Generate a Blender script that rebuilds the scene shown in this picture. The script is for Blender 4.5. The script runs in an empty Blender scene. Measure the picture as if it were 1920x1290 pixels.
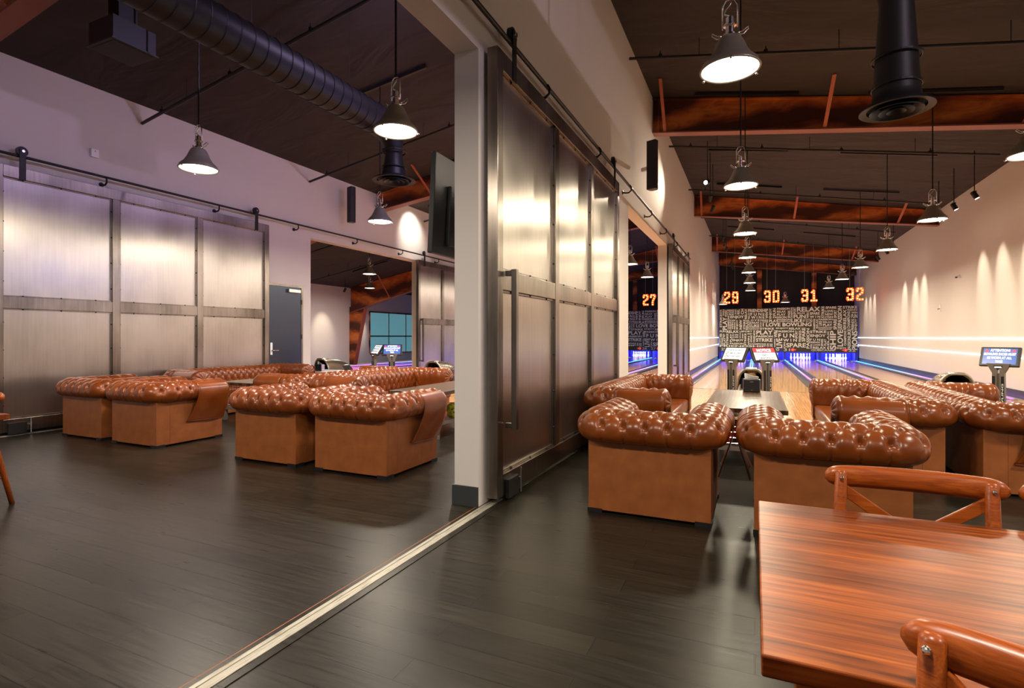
import bpy, math, random
import numpy as np
from mathutils import Vector, Matrix
random.seed(7)
SC = bpy.context.scene
COL = SC.collection
PI = math.pi

# ------------------------------------------------------------------ camera
cam_d = bpy.data.cameras.new('camera'); cam = bpy.data.objects.new('camera', cam_d); COL.objects.link(cam)
cam.location = (0, 0, 1.30); cam.rotation_euler = (PI/2, 0, math.radians(24.47))
cam_d.sensor_width = 36.0; cam_d.lens = 18.75; cam_d.shift_y = -0.0071
cam_d.clip_start = 0.05; cam_d.clip_end = 200
SC.camera = cam
# ------------------------------------------------------------------ world (rest of the venue seen through the open back)
w = bpy.data.worlds.new('world'); SC.world = w; w.use_nodes = True
w.node_tree.nodes['Background'].inputs[0].default_value = (1.0, 0.86, 0.78, 1)
w.node_tree.nodes['Background'].inputs[1].default_value = 0.24
# ------------------------------------------------------------------ exposure
SC.view_settings.view_transform = 'Standard'; SC.view_settings.look = 'None'
SC.view_settings.exposure = 0.2; SC.view_settings.gamma = 1.0; SC.view_settings.use_curve_mapping = False
PEND_R, PEND_L, PEND_3 = 37, 39, 95
SPOT_W = 170
# ------------------------------------------------------------------ plan of the place (metres)
LWX, MWL, MWR, RWX = -9.0, -2.13, -1.92, 4.95
def zc(x): return 6.25 - 0.174*abs(x+2.0)          # roof underside

def lamp(name, kind, loc, power, color, parent=None, size=.2, rot=None, spot=None, blend=.6, spread=None, size_y=None):
    d = bpy.data.lights.new(name, kind); d.energy = power; d.color = color
    if kind == 'AREA':
        d.size = size
        if size_y: d.shape = 'RECTANGLE'; d.size_y = size_y
        else: d.shape = 'DISK'
        if spread: d.spread = spread
    else: d.shadow_soft_size = size
    if kind == 'SPOT': d.spot_size = spot; d.spot_blend = blend
    o = bpy.data.objects.new(name, d); COL.objects.link(o); o.location = loc
    if rot: o.rotation_euler = rot
    if parent: o.parent = parent
    return o

# ------------------------------------------------------------------ materials
def mat(name, col, rough=.5, metal=0., emit=None, estr=0., coat=0., bump=None, spec=None, aniso=0.):
    m = bpy.data.materials.new(name); m.use_nodes = True
    nt = m.node_tree; b = nt.nodes['Principled BSDF']
    b.inputs['Base Color'].default_value = (*col, 1); b.inputs['Roughness'].default_value = rough
    b.inputs['Metallic'].default_value = metal; b.inputs['Coat Weight'].default_value = coat
    if spec is not None: b.inputs['Specular IOR Level'].default_value = spec
    if emit: b.inputs['Emission Color'].default_value = (*emit, 1); b.inputs['Emission Strength'].default_value = estr
    if aniso: b.inputs['Anisotropic'].default_value = aniso
    if bump:
        n = nt.nodes.new('ShaderNodeTexNoise'); n.inputs['Scale'].default_value = bump[0]; n.inputs['Detail'].default_value = 4
        t = nt.nodes.new('ShaderNodeTexCoord'); nt.links.new(t.outputs['Object'], n.inputs['Vector'])
        bp = nt.nodes.new('ShaderNodeBump'); bp.inputs['Strength'].default_value = bump[1]; bp.inputs['Distance'].default_value = .01
        nt.links.new(n.outputs[0], bp.inputs['Height']); nt.links.new(bp.outputs[0], b.inputs['Normal'])
    return m
def N(m, t, **kw):
    n = m.node_tree.nodes.new(t)
    for k, v in kw.items():
        if k in n.inputs: n.inputs[k].default_value = v
        else: setattr(n, k, v)
    return n
def L(m, a, b): m.node_tree.links.new(a, b)
def ramp(m, fac, stops):
    r = m.node_tree.nodes.new('ShaderNodeValToRGB'); e = r.color_ramp.elements
    while len(e) < len(stops): e.new(.5)
    for i, (p, c) in enumerate(stops): e[i].position = p; e[i].color = (*c, 1)
    L(m, fac, r.inputs[0]); return r
def mapped(m, scale, coord='Object', rot=(0,0,0)):
    t = N(m, 'ShaderNodeTexCoord'); mp = N(m, 'ShaderNodeMapping'); mp.inputs['Scale'].default_value = scale
    mp.inputs['Rotation'].default_value = rot
    L(m, t.outputs[coord], mp.inputs[0]); return mp.outputs[0]
def BS(m): return m.node_tree.nodes['Principled BSDF']
def set_bump(m, h, s, d=.01):
    bp = N(m, 'ShaderNodeBump', Strength=s, Distance=d); L(m, h, bp.inputs['Height']); L(m, bp.outputs[0], BS(m).inputs['Normal'])

M = {}
M['wall'] = mat('plaster_white', (.66, .615, .585), .75, bump=(9, .05))
M['ceiling'] = mat('dark_roof_fabric', (.033, .024, .023), .85)
v = mapped(M['ceiling'], (.45, 1.0, 1)); n = N(M['ceiling'], 'ShaderNodeTexNoise', Scale=1.3, Detail=3., Distortion=.8); L(M['ceiling'], v, n.inputs['Vector'])
set_bump(M['ceiling'], n.outputs[0], .6, .20)
M['base_black'] = mat('black_baseboard', (.035, .04, .042), .45)
M['black'] = mat('black_metal', (.016, .015, .016), .45, .3)
M['pipe'] = mat('black_pipe', (.02, .017, .018), .5)
M['duct'] = mat('dark_duct', (.014, .012, .013), .5, .1)
M['chrome'] = mat('chrome', (.75, .72, .68), .18, 1.)
M['alu'] = mat('aluminium', (.62, .60, .57), .32, 1.)
M['shade'] = mat('nickel_shade', (.40, .36, .28), .36, .55)
M['lens'] = mat('lamp_diffuser', (1, 1, 1), .5, emit=(1.0, .95, .86), estr=9)
M['led_white'] = mat('led_white', (.3, .3, .3), .5, emit=(.93, .96, 1.0), estr=3.2)
M['spotlens'] = mat('spot_lens', (1, 1, 1), .5, emit=(1.0, .9, .72), estr=30)
M['masonite'] = mat('brown_hardboard', (.40, .125, .033), .55)
m = M['masonite']; v = mapped(m, (7, 7, 7)); n = N(m, 'ShaderNodeTexNoise', Scale=1.3, Detail=6.); L(m, v, n.inputs['Vector'])
r = ramp(m, n.outputs[0], [(.3, (.235, .066, .012)), (.7, (.32, .096, .020))]); L(m, r.outputs[0], BS(m).inputs['Base Color'])
M['leather'] = mat('tan_leather', (.20, .048, .008), .28, spec=.5, bump=(90, .02))
m = M['leather']; v = mapped(m, (3, 3, 3)); n = N(m, 'ShaderNodeTexNoise', Scale=1.5, Detail=4.); L(m, v, n.inputs['Vector'])
r = ramp(m, n.outputs[0], [(.3, (.150, .030, .003)), (.7, (.225, .053, .007))]); L(m, r.outputs[0], BS(m).inputs['Base Color'])
M['white'] = mat('white_gloss', (.85, .85, .83), .3)
M['paper'] = mat('napkin_paper', (.85, .83, .8), .8)
M['cream'] = mat('cream_lettering', (.95, .93, .82), .6)
M['maskgrey'] = mat('mask_panel', (.055, .046, .028), .6)
M['plastic'] = mat('black_plastic', (.02, .02, .022), .3)
M['greyplastic'] = mat('grey_plastic', (.22, .19, .16), .35, .4)
M['gold'] = mat('bronze_hood', (.22, .18, .13), .25, .8)
M['red'] = mat('red_sign', (.8, .05, .05), .5, emit=(.9, .08, .06), estr=.5)

# steel sheet : brushed, blotchy
def steel(name, col, rough, streak=True, blotch=.5):
    m = mat(name, col, rough, 1.0)
    v = mapped(m, (6, 6, .25)); n = N(m, 'ShaderNodeTexNoise', Scale=6., Detail=6.); L(m, v, n.inputs['Vector'])
    v2 = mapped(m, (1.2, 1.2, .8)); n2 = N(m, 'ShaderNodeTexNoise', Scale=1.4, Detail=5.); L(m, v2, n2.inputs['Vector'])
    mx = N(m, 'ShaderNodeMath', operation='ADD'); L(m, n.outputs[0], mx.inputs[0]); L(m, n2.outputs[0], mx.inputs[1])
    mh = N(m, 'ShaderNodeMix', data_type='FLOAT'); mh.inputs[0].default_value = .25; L(m, n2.outputs[0], mh.inputs[2]); L(m, n.outputs[0], mh.inputs[3]); mh = mh
    c2 = tuple(x*blotch for x in col)
    r = ramp(m, mh.outputs[0], [(.33, c2), (.62, col)]); L(m, r.outputs[0], BS(m).inputs['Base Color'])
    mr = N(m, 'ShaderNodeMapRange'); mr.inputs['To Min'].default_value = rough-.08; mr.inputs['To Max'].default_value = rough+.10
    L(m, n2.outputs[0], mr.inputs[0]); L(m, mr.outputs[0], BS(m).inputs['Roughness'])
    b = BS(m); b.inputs['Anisotropic'].default_value = .75; tg = N(m, 'ShaderNodeTangent', direction_type='RADIAL', axis='Z'); L(m, tg.outputs[0], b.inputs['Tangent'])
    return m
M['sheet'] = steel('steel_sheet', (.52, .475, .43), .32, blotch=.75)
M['frame'] = steel('raw_steel_frame', (.36, .31, .265), .32, blotch=.40)
# rusty beam
m = M['rust'] = mat('rust_beam', (.35, .09, .02), .5, .2)
v = mapped(m, (.8, .2, 2.2)); wv = N(m, 'ShaderNodeTexNoise', Scale=2.0, Detail=4., Distortion=1.6); L(m, v, wv.inputs['Vector'])
v2 = mapped(m, (1, 1, 1)); n = N(m, 'ShaderNodeTexWave', Scale=.35, Distortion=7., Detail=3.); n.wave_type = 'BANDS'; n.bands_direction = 'Z'; L(m, v2, n.inputs['Vector'])
mx = N(m, 'ShaderNodeMath', operation='MULTIPLY'); L(m, wv.outputs[0], mx.inputs[0]); L(m, n.outputs[0], mx.inputs[1])
r = ramp(m, mx.outputs[0], [(.10, (.08, .018, .006)), (.28, (.34, .07, .014)), (.55, (.66, .19, .035))]); L(m, r.outputs[0], BS(m).inputs['Base Color'])
M['flange'] = mat('red_primer', (.27, .095, .065), .55, .1)
M['brace'] = mat('red_brace', (.36, .085, .045), .5, .1)

# dark vinyl plank floor, boards along X
m = M['floor'] = mat('dark_plank_floor', (.03, .025, .02), .3, spec=.22)
v = mapped(m, (1, 1, 1)); br = N(m, 'ShaderNodeTexBrick'); L(m, v, br.inputs['Vector'])
br.inputs['Scale'].default_value = 1.0; br.inputs['Brick Width'].default_value = 1.25; br.inputs['Row Height'].default_value = .15
br.inputs['Mortar Size'].default_value = .0028; br.inputs['Mortar Smooth'].default_value = .2; br.inputs['Bias'].default_value = 0
br.inputs['Color1'].default_value = (.013, .011, .007, 1); br.inputs['Color2'].default_value = (.022, .0185, .0125, 1); br.inputs['Mortar'].default_value = (.008, .007, .005, 1)
v2 = mapped(m, (1.6, 22, 1)); n = N(m, 'ShaderNodeTexNoise', Scale=2.2, Detail=8.); L(m, v2, n.inputs['Vector'])
r = ramp(m, n.outputs[0], [(.3, (.62, .62, .62)), (.7, (1.2, 1.2, 1.2))])
mm = N(m, 'ShaderNodeMix', data_type='RGBA', blend_type='MULTIPLY'); mm.inputs[0].default_value = 1
L(m, br.outputs[0], mm.inputs[6]); L(m, r.outputs[0], mm.inputs[7]); L(m, mm.outputs[2], BS(m).inputs['Base Color'])
mr = N(m, 'ShaderNodeMapRange'); mr.inputs['To Min'].default_value = .22; mr.inputs['To Max'].default_value = .40
L(m, n.outputs[0], mr.inputs[0]); L(m, mr.outputs[0], BS(m).inputs['Roughness'])
nm = N(m, 'ShaderNodeMath', operation='MULTIPLY'); nm.inputs[1].default_value = .30; L(m, n.outputs[0], nm.inputs[0])
ad = N(m, 'ShaderNodeMath', operation='SUBTRACT'); L(m, nm.outputs[0], ad.inputs[0]); L(m, br.outputs['Fac'], ad.inputs[1])
set_bump(m, ad.outputs[0], .38, .005)

def wood(name, cols, rough, scale=(1.2, 14, 14), coat=0., dist=1.5, bump=.1, planks=None, knots=False, mixw=.38, tone=False):
    m = mat(name, cols[1], rough, coat=coat, spec=.22 if name == 'pine_tabletop' else .36); BS(m).inputs['Coat Roughness'].default_value = .05 if name == 'lane_maple' else .14
    v = mapped(m, scale); n = N(m, 'ShaderNodeTexNoise', Scale=1.6, Detail=7., Distortion=dist); L(m, v, n.inputs['Vector'])
    v3 = mapped(m, (scale[0]*.35, scale[1]*.35, scale[2]*.35)); wv = N(m, 'ShaderNodeTexWave', Scale=1.1, Distortion=9., Detail=4.)
    wv.bands_direction = 'Y' if scale[1] > scale[0] else 'X'; L(m, v3, wv.inputs['Vector'])
    mx = N(m, 'ShaderNodeMix', data_type='FLOAT'); mx.inputs[0].default_value = mixw
    L(m, n.outputs[0], mx.inputs[2]); L(m, wv.outputs[0], mx.inputs[3])
    r = ramp(m, mx.outputs[0], [(.25, cols[0]), (.5, cols[1]), (.75, cols[2])])
    out = r.outputs[0]
    if planks:
        vb = mapped(m, (1, 1, 1), rot=(0, 0, planks[2])); br = N(m, 'ShaderNodeTexBrick'); L(m, vb, br.inputs['Vector'])
        br.inputs['Scale'].default_value = 1.; br.inputs['Brick Width'].default_value = planks[0]; br.inputs['Row Height'].default_value = planks[1]
        br.inputs['Mortar Size'].default_value = .0006; br.inputs['Color1'].default_value = (.80, .80, .80, 1); br.inputs['Color2'].default_value = (1.12, 1.12, 1.12, 1)
        br.inputs['Mortar'].default_value = (.5, .45, .4, 1)
        mm = N(m, 'ShaderNodeMix', data_type='RGBA', blend_type='MULTIPLY'); mm.inputs[0].default_value = 1
        L(m, out, mm.inputs[6]); L(m, br.outputs[0], mm.inputs[7]); out = mm.outputs[2]
    if tone:
        vt = mapped(m, (1.3, 7, 1)); nt_ = N(m, 'ShaderNodeTexNoise', Scale=1.7, Detail=3., Distortion=.8); L(m, vt, nt_.inputs['Vector'])
        rt = ramp(m, nt_.outputs[0], [(.32, (.58, .50, .48)), (.5, (1, 1, 1)), (.68, (1.25, 1.3, 1.35))])
        mm = N(m, 'ShaderNodeMix', data_type='RGBA', blend_type='MULTIPLY'); mm.inputs[0].default_value = 1
        L(m, out, mm.inputs[6]); L(m, rt.outputs[0], mm.inputs[7]); out = mm.outputs[2]
    if knots:
        vk = mapped(m, (2.2, 7.0, 1)); vo = N(m, 'ShaderNodeTexVoronoi', Scale=1.0); L(m, vk, vo.inputs['Vector'])
        rk = ramp(m, vo.outputs['Distance'], [(.0, (.25, .2, .2)), (.09, (.55, .5, .5)), (.2, (1, 1, 1))])
        mm = N(m, 'ShaderNodeMix', data_type='RGBA', blend_type='MULTIPLY'); mm.inputs[0].default_value = .8
        L(m, out, mm.inputs[6]); L(m, rk.outputs[0], mm.inputs[7]); out = mm.outputs[2]
    L(m, out, BS(m).inputs['Base Color']); set_bump(m, n.outputs[0], bump, .003)
    return m
M['tablewood'] = wood('pine_tabletop', [(.07, .012, .002), (.21, .043, .005), (.34, .09, .012)], .33, (1.6, 30, 30), coat=.0, planks=(3.0, .118, 0), knots=True, dist=1.1, mixw=.10, tone=True)
M['chairwood'] = wood('chair_wood', [(.16, .028, .003), (.27, .055, .006), (.36, .085, .012)], .34, (3, 60, 60), coat=.1, mixw=.15)
M['darkwood'] = wood('dark_tabletop', [(.040, .020, .010), (.085, .042, .020), (.14, .07, .034)], .30, (20, 2.0, 20), coat=.0, bump=.02, planks=(3., .09, PI/2))
M['approach'] = wood('approach_maple', [(.52, .23, .075), (.66, .33, .12), (.74, .41, .17)], .22, (22, 1.2, 22), coat=.3, bump=.008, dist=.3, planks=(2.4, .06, PI/2))
M['lane'] = wood('lane_maple', [(.56, .27, .08), (.70, .37, .12), (.78, .45, .17)], .12, (22, 1.0, 22), coat=.15, bump=.01, planks=(4.0, .027, PI/2))
M['gutter'] = mat('gutter_plastic', (.06, .055, .06), .22)
M['cap'] = mat('divider_cap', (.42, .36, .28), .35, .2)
M['threshold'] = mat('worn_aluminium', (.60, .57, .49), .45, .35, bump=(40, .3))
m = M['threshold']; v = mapped(m, (60, 4, 1)); n = N(m, 'ShaderNodeTexNoise', Scale=2., Detail=7.); L(m, v, n.inputs['Vector'])
r = ramp(m, n.outputs[0], [(.32, (.20, .15, .09)), (.42, (.33, .31, .25)), (.7, (.46, .435, .365))]); L(m, r.outputs[0], BS(m).inputs['Base Color'])
M['blue_glow'] = mat('glow_tinted_kickback', (.03, .03, .55), .4)  # blue of the pit lamps put into the partition colour
M['curtain'] = mat('glow_tinted_curtain', (.015, .012, .40), .7)  # saturated base colour carries the blue glow of the pit
M['endwall'] = mat('black_end_wall', (.022, .018, .016), .8)
M['bluedoor'] = mat('dark_fire_door', (.055, .065, .09), .28, .85)
M['orange'] = mat('marquee_face', (.8, .1, .02), .5, emit=(1.0, .09, .012), estr=1.6)
M['bulb'] = mat('marquee_bulb', (1, .7, .3), .5, emit=(1.0, .48, .13), estr=6)
M['glassblue'] = mat('window_glass', (.10, .26, .30), .1, emit=(.16, .40, .46), estr=.45)
M['scr_white'] = mat('screen_white', (.8, .8, .8), .2, emit=(.74, .80, .88), estr=.75)
M['scr_blue'] = mat('screen_blue', (.05, .1, .4), .2, emit=(.06, .13, .36), estr=.8)
M['scr_red'] = mat('screen_red', (.8, .05, .05), .3, emit=(.85, .06, .07), estr=.9)
M['scr_txtw'] = mat('screen_text_white', (1, 1, 1), .3, emit=(.95, .95, 1), estr=1.1)
M['scr_txtd'] = mat('screen_text_dark', (.05, .05, .07), .4)
M['txtw'] = mat('white_lettering', (.75, .75, .75), .5)
# led strip : colour runs along the lane (chase lights)
m = M['led'] = mat('led_rgb', (.03, .03, .03), .5)
g = N(m, 'ShaderNodeNewGeometry'); sx = N(m, 'ShaderNodeSeparateXYZ'); L(m, g.outputs['Position'], sx.inputs[0])
mr = N(m, 'ShaderNodeMapRange'); mr.inputs['From Min'].default_value = 13.5; mr.inputs['From Max'].default_value = 32.0; L(m, sx.outputs['Y'], mr.inputs[0])
r = ramp(m, mr.outputs[0], [(0, (.28, .05, 1.)), (.08, (.50, .08, 1.)), (.18, (1., .10, .55)), (.32, (.35, .07, 1.)), (.6, (.06, .30, 1.)), (1, (.03, .5, 1.))])
L(m, r.outputs[0], BS(m).inputs['Emission Color']); BS(m).inputs['Emission Strength'].default_value = 4.2
def ballmat(c): 
    k = 'ball_%d' % (hash(c) & 0xffff)
    if k not in M:
        m = mat('ball_resin', c, .08, coat=.6)
        v = mapped(m, (6, 6, 6)); n = N(m, 'ShaderNodeTexNoise', Scale=1.5, Detail=5., Distortion=2.5); L(m, v, n.inputs['Vector'])
        r = ramp(m, n.outputs[0], [(.35, tuple(x*.35 for x in c)), (.6, c)]); L(m, r.outputs[0], BS(m).inputs['Base Color']); M[k] = m
    return M[k]

# ------------------------------------------------------------------ mesh helpers
class MB:
    def __init__(s): s.v = []; s.f = []
    def add(s, vs, fs, mtx=None):
        o = len(s.v)
        if mtx is not None: vs = [tuple(mtx @ Vector(p)) for p in vs]
        s.v.extend([tuple(p) for p in vs]); s.f.extend([tuple(i+o for i in f) for f in fs]); return s
    def box(s, x0, x1, y0, y1, z0, z1, mtx=None):
        vs = [(x0,y0,z0),(x1,y0,z0),(x1,y1,z0),(x0,y1,z0),(x0,y0,z1),(x1,y0,z1),(x1,y1,z1),(x0,y1,z1)]
        return s.add(vs, [(0,3,2,1),(4,5,6,7),(0,1,5,4),(1,2,6,5),(2,3,7,6),(3,0,4,7)], mtx)
    def bar(s, p0, p1, w_, h_, up=(0,0,1)):
        p0 = Vector(p0); p1 = Vector(p1); d = (p1-p0).normalized(); u = Vector(up)
        if abs(d.dot(u)) > .98: u = Vector((0,1,0))
        a = d.cross(u).normalized()*w_/2; b = a.cross(d).normalized()*h_/2
        vs = [p+q for p in (p0,p1) for q in (-a-b, a-b, a+b, -a+b)]
        return s.add(vs, [(0,1,2,3),(4,7,6,5),(0,4,5,1),(1,5,6,2),(2,6,7,3),(3,7,4,0)])
    def tube(s, pts, r, n=10, closed=False, caps=True):
        pts = [Vector(p) for p in pts]; m_ = len(pts); rs = r if isinstance(r, (list, tuple)) else [r]*m_
        vs = []; prev = None
        for i, p in enumerate(pts):
            if closed: d = pts[(i+1) % m_]-pts[i-1]
            else: d = pts[min(i+1, m_-1)]-pts[max(i-1, 0)]
            d.normalize()
            if prev is None:
                u = Vector((0,0,1)) if abs(d.z) < .9 else Vector((1,0,0)); a = d.cross(u).normalized()
            else: a = (prev - d*prev.dot(d)).normalized()
            prev = a; b = d.cross(a)
            for k in range(n):
                t = 2*PI*k/n; vs.append(p + (a*math.cos(t)+b*math.sin(t))*rs[i])
        fs = []
        for i in range(m_ if closed else m_-1):
            j = (i+1) % m_
            for k in range(n): fs.append((i*n+k, i*n+(k+1) % n, j*n+(k+1) % n, j*n+k))
        if caps and not closed: fs.append(tuple(range(n-1, -1, -1))); fs.append(tuple((m_-1)*n+k for k in range(n)))
        return s.add(vs, fs)
    def lathe(s, prof, n=24, c=(0,0,0), mtx=None, cap0=False, cap1=False):
        vs = []; fs = []
        for (r, z) in prof:
            for k in range(n): t = 2*PI*k/n; vs.append((c[0]+r*math.cos(t), c[1]+r*math.sin(t), c[2]+z))
        for i in range(len(prof)-1):
            for k in range(n): fs.append((i*n+k, i*n+(k+1) % n, (i+1)*n+(k+1) % n, (i+1)*n+k))
        if cap0: fs.append(tuple(range(n-1, -1, -1)))
        if cap1: fs.append(tuple((len(prof)-1)*n+k for k in range(n)))
        return s.add(vs, fs, mtx)
    def prism(s, poly, h0, h1, axis='z'):
        n = len(poly)
        def P(a, b, h): return (a, b, h) if axis == 'z' else ((a, h, b) if axis == 'y' else (h, a, b))
        vs = [P(a, b, h0) for a, b in poly]+[P(a, b, h1) for a, b in poly]
        return s.add(vs, [tuple(range(n-1, -1, -1)), tuple(range(n, 2*n))]+[(i, (i+1) % n, n+(i+1) % n, n+i) for i in range(n)])
    def sphere(s, c, r, n=12, sc=(1,1,1)):
        prof = [(max(r*math.sin(PI*i/n), 1e-4), -r*math.cos(PI*i/n)) for i in range(n+1)]
        mt = Matrix.Translation(c) @ Matrix.Diagonal((*sc, 1))
        return s.lathe(prof, n*2, mtx=mt, cap0=True, cap1=True)
def obj(name, mb, m, parent=None, bevel=0, smooth=False, loc=None, rot=None, seg=2, auto=None):
    me = bpy.data.meshes.new(name); me.from_pydata([tuple(v) for v in mb.v], [], mb.f); me.update()
    ms = m if isinstance(m, (list, tuple)) else [m]
    for q in ms: me.materials.append(q)
    import bmesh
    bm = bmesh.new(); bm.from_mesh(me); bmesh.ops.recalc_face_normals(bm, faces=bm.faces); bm.to_mesh(me); bm.free()
    if smooth or auto:
        me.polygons.foreach_set('use_smooth', [True]*len(me.polygons))
        if auto: me.set_sharp_from_angle(angle=math.radians(auto))
    o = bpy.data.objects.new(name, me); COL.objects.link(o)
    if parent: o.parent = parent
    if loc: o.location = loc
    if rot: o.rotation_euler = rot
    if bevel:
        b = o.modifiers.new('bevel', 'BEVEL'); b.width = bevel; b.segments = seg; b.limit_method = 'ANGLE'; b.angle_limit = .6
    return o
def tag(o, label=None, cat=None, group=None, kind=None):
    if label: o['label'] = label
    if cat: o['category'] = cat
    if group: o['group'] = group
    if kind: o['kind'] = kind
    return o
def thing(name, loc, label, cat, rz=0, group=None, kind=None):
    o = bpy.data.objects.new(name, None); COL.objects.link(o); o.location = loc; o.rotation_euler = (0, 0, rz); o.empty_display_size = .1
    return tag(o, label, cat, group, kind)
def copy_tree(o, parent=None):
    c = o.copy(); COL.objects.link(c)
    if parent: c.parent = parent
    for ch in list(KIDS(o)): copy_tree(ch, c)
    return c
def KIDS(o): return [q for q in COL.objects if q.parent == o]
# flat lettering cached as meshes
_txt = {}
def text_geo(s, bold=0.0):
    k = (s, bold)
    if k not in _txt:
        cu = bpy.data.curves.new('lettering', 'FONT'); cu.body = s; cu.offset = bold; cu.resolution_u = 3
        o = bpy.data.objects.new('lettering', cu); COL.objects.link(o); bpy.context.view_layer.update()
        dg = bpy.context.evaluated_depsgraph_get(); me = bpy.data.meshes.new_from_object(o.evaluated_get(dg))
        vs = [tuple(v.co) for v in me.vertices]; fs = [tuple(p.vertices) for p in me.polygons]
        bpy.data.objects.remove(o); bpy.data.curves.remove(cu); bpy.data.meshes.remove(me)
        xs = [v[0] for v in vs]; ys = [v[1] for v in vs]
        _txt[k] = ([((v[0]-min(xs))/(max(xs)-min(xs)), (v[1]-min(ys))/(max(ys)-min(ys))) for v in vs], fs, (max(xs)-min(xs))/(max(ys)-min(ys)))
    return _txt[k]
def put_text(mb, s, x0, y0, x1, y1, f, vert=False, bold=.0):
    """lettering filling the box x0..x1,y0..y1 ; f maps (a,b) to a 3-D point"""
    vs, fs, _ = text_geo(s, bold)
    if vert: pts = [f(x1-(x1-x0)*b, y0+(y1-y0)*a) for a, b in vs]
    else: pts = [f(x0+(x1-x0)*a, y0+(y1-y0)*b) for a, b in vs]
    mb.add(pts, fs)

# ================================================================== THE SHELL
def struct(name, mb, m, label, cat, **kw): return tag(obj(name, mb, m, **kw), label, cat, kind='structure')
YB, YE, APY, FOUL = -7.0, 34.2, 9.1, 14.1
struct('floor', MB().box(-17.3, RWX, YB, APY, -.2, 0), M['floor'], 'dark brown plank floor across the seating areas', 'floor')
for k, (x0, x1, s) in enumerate([(MWR, RWX, 'right bay below numbers 29 to 32'), (LWX, MWL, 'middle bay below number 27'), (-17.3, LWX-.21, 'far left bay seen through the far opening')]):
    struct('floor', MB().box(x0, x1, APY, FOUL, -.2, .006), M['approach'], 'orange-toned wood bowling approach in the '+s, 'floor')
    struct('floor', MB().box(x0, x1, FOUL, YE, -.3, -.13), M['endwall'], 'dark sub-floor under the lanes in the '+s, 'floor')
def wall_seg(mb, x0, x1, y0, y1, z0, z1=None):
    if z1 is not None: return mb.box(x0, x1, y0, y1, z0, z1)
    vs = [(x0,y0,z0),(x1,y0,z0),(x1,y1,z0),(x0,y1,z0),(x0,y0,zc(x0)),(x1,y0,zc(x1)),(x1,y1,zc(x1)),(x0,y1,zc(x0))]
    return mb.add(vs, [(0,3,2,1),(4,5,6,7),(0,1,5,4),(1,2,6,5),(2,3,7,6),(3,0,4,7)])
OPH = 3.50
mb = MB(); wall_seg(mb, MWL, MWR, YB, 3.6, OPH); wall_seg(mb, MWL, MWR, 3.6, 8.9, 0); wall_seg(mb, MWL, MWR, 8.9, 13.2, OPH); wall_seg(mb, MWL, MWR, 13.2, YE, 0)
struct('wall_middle', mb, M['wall'], 'white dividing wall with two tall openings between the seating bays', 'wall')
mb = MB(); wall_seg(mb, LWX-.21, LWX, YB, 8.95, 0); wall_seg(mb, LWX-.21, LWX, 8.95, 13.1, OPH); wall_seg(mb, LWX-.21, LWX, 13.1, YE, 0)
struct('wall_left', mb, M['wall'], 'lilac-lit white wall on the left behind the long leather sofa', 'wall')
struct('wall_right', wall_seg(MB(), RWX, RWX+.2, YB, YE, 0), M['wall'], 'white wall on the right washed by spotlights', 'wall')
struct('wall_far_left', wall_seg(MB(), -17.5, -17.3, YB, YE, 0), M['wall'], 'far white outer wall with the blue-lit window', 'wall')
struct('wall_end', MB().box(-17.5, RWX+.2, YE, YE+.2, 0, 6.4), M['endwall'], 'black end wall behind the lane numbers', 'wall')
mb = MB()
pts = [(-17.5, zc(-17.5)), (-2.0, 6.25), (RWX+.2, zc(RWX+.2))]
poly = pts+[(x, z+.12) for x, z in reversed(pts)]
mb.prism(poly, YB, YE+.2, 'y')
struct('ceiling', mb, M['ceiling'], 'dark sloping roof lining above the beams', 'ceiling')
mb = MB().box(MWL-.015, MWR+.0, 3.585, 3.6, 0, .15).box(MWL-.015, MWL, 3.6, 8.9, 0, .15)
struct('baseboard_middle', mb, M['base_black'], 'black baseboard on the end of the dividing wall', 'baseboard')
mb = MB().box(MWR, MWR+.015, 7.9, 8.9, 0, .15).box(MWR, MWR+.02, 16.9, YE, 0, .20)
struct('baseboard_lane', mb, M['base_black'], 'dark skirting on the dividing wall beside the first lane', 'baseboard')
struct('baseboard_right', MB().box(RWX-.02, RWX, YB, YE, 0, .20), M['base_black'], 'dark skirting along the foot of the right wall', 'baseboard')
struct('baseboard_left', MB().box(LWX, LWX+.015, YB, 7.75, 0, .15).box(LWX, LWX+.015, 8.65, 8.95, 0, .15).box(LWX, LWX+.015, 13.1, YE, 0, .28), M['base_black'], 'black baseboard along the left wall', 'baseboard')
# floor thresholds (door tracks)
mb = MB().box(-1.90, -1.878, YB, 8.4, 0, .006).box(-1.878, -1.868, YB, 8.4, 0, .003).box(-1.868, -1.828, YB, 8.4, 0, .007)
o = tag(obj('floor_track', mb, M['threshold']), 'worn pale metal door track running diagonally across the dark floor', 'door track')
obj('edge_strip', MB().box(-1.93, -1.90, YB, 3.58, 0, .004).box(-1.828, -1.785, YB, 8.4, 0, .004), M['floor'], o)
obj('edge_line', MB().box(-1.936, -1.931, YB, 3.58, 0, .0035), M['masonite'], o)
mb = MB().box(LWX+.05, LWX+.14, YB, 8.4, 0, .008)
tag(obj('floor_track', mb, M['threshold']), 'pale metal door track at the foot of the left wall', 'door track')

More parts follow.
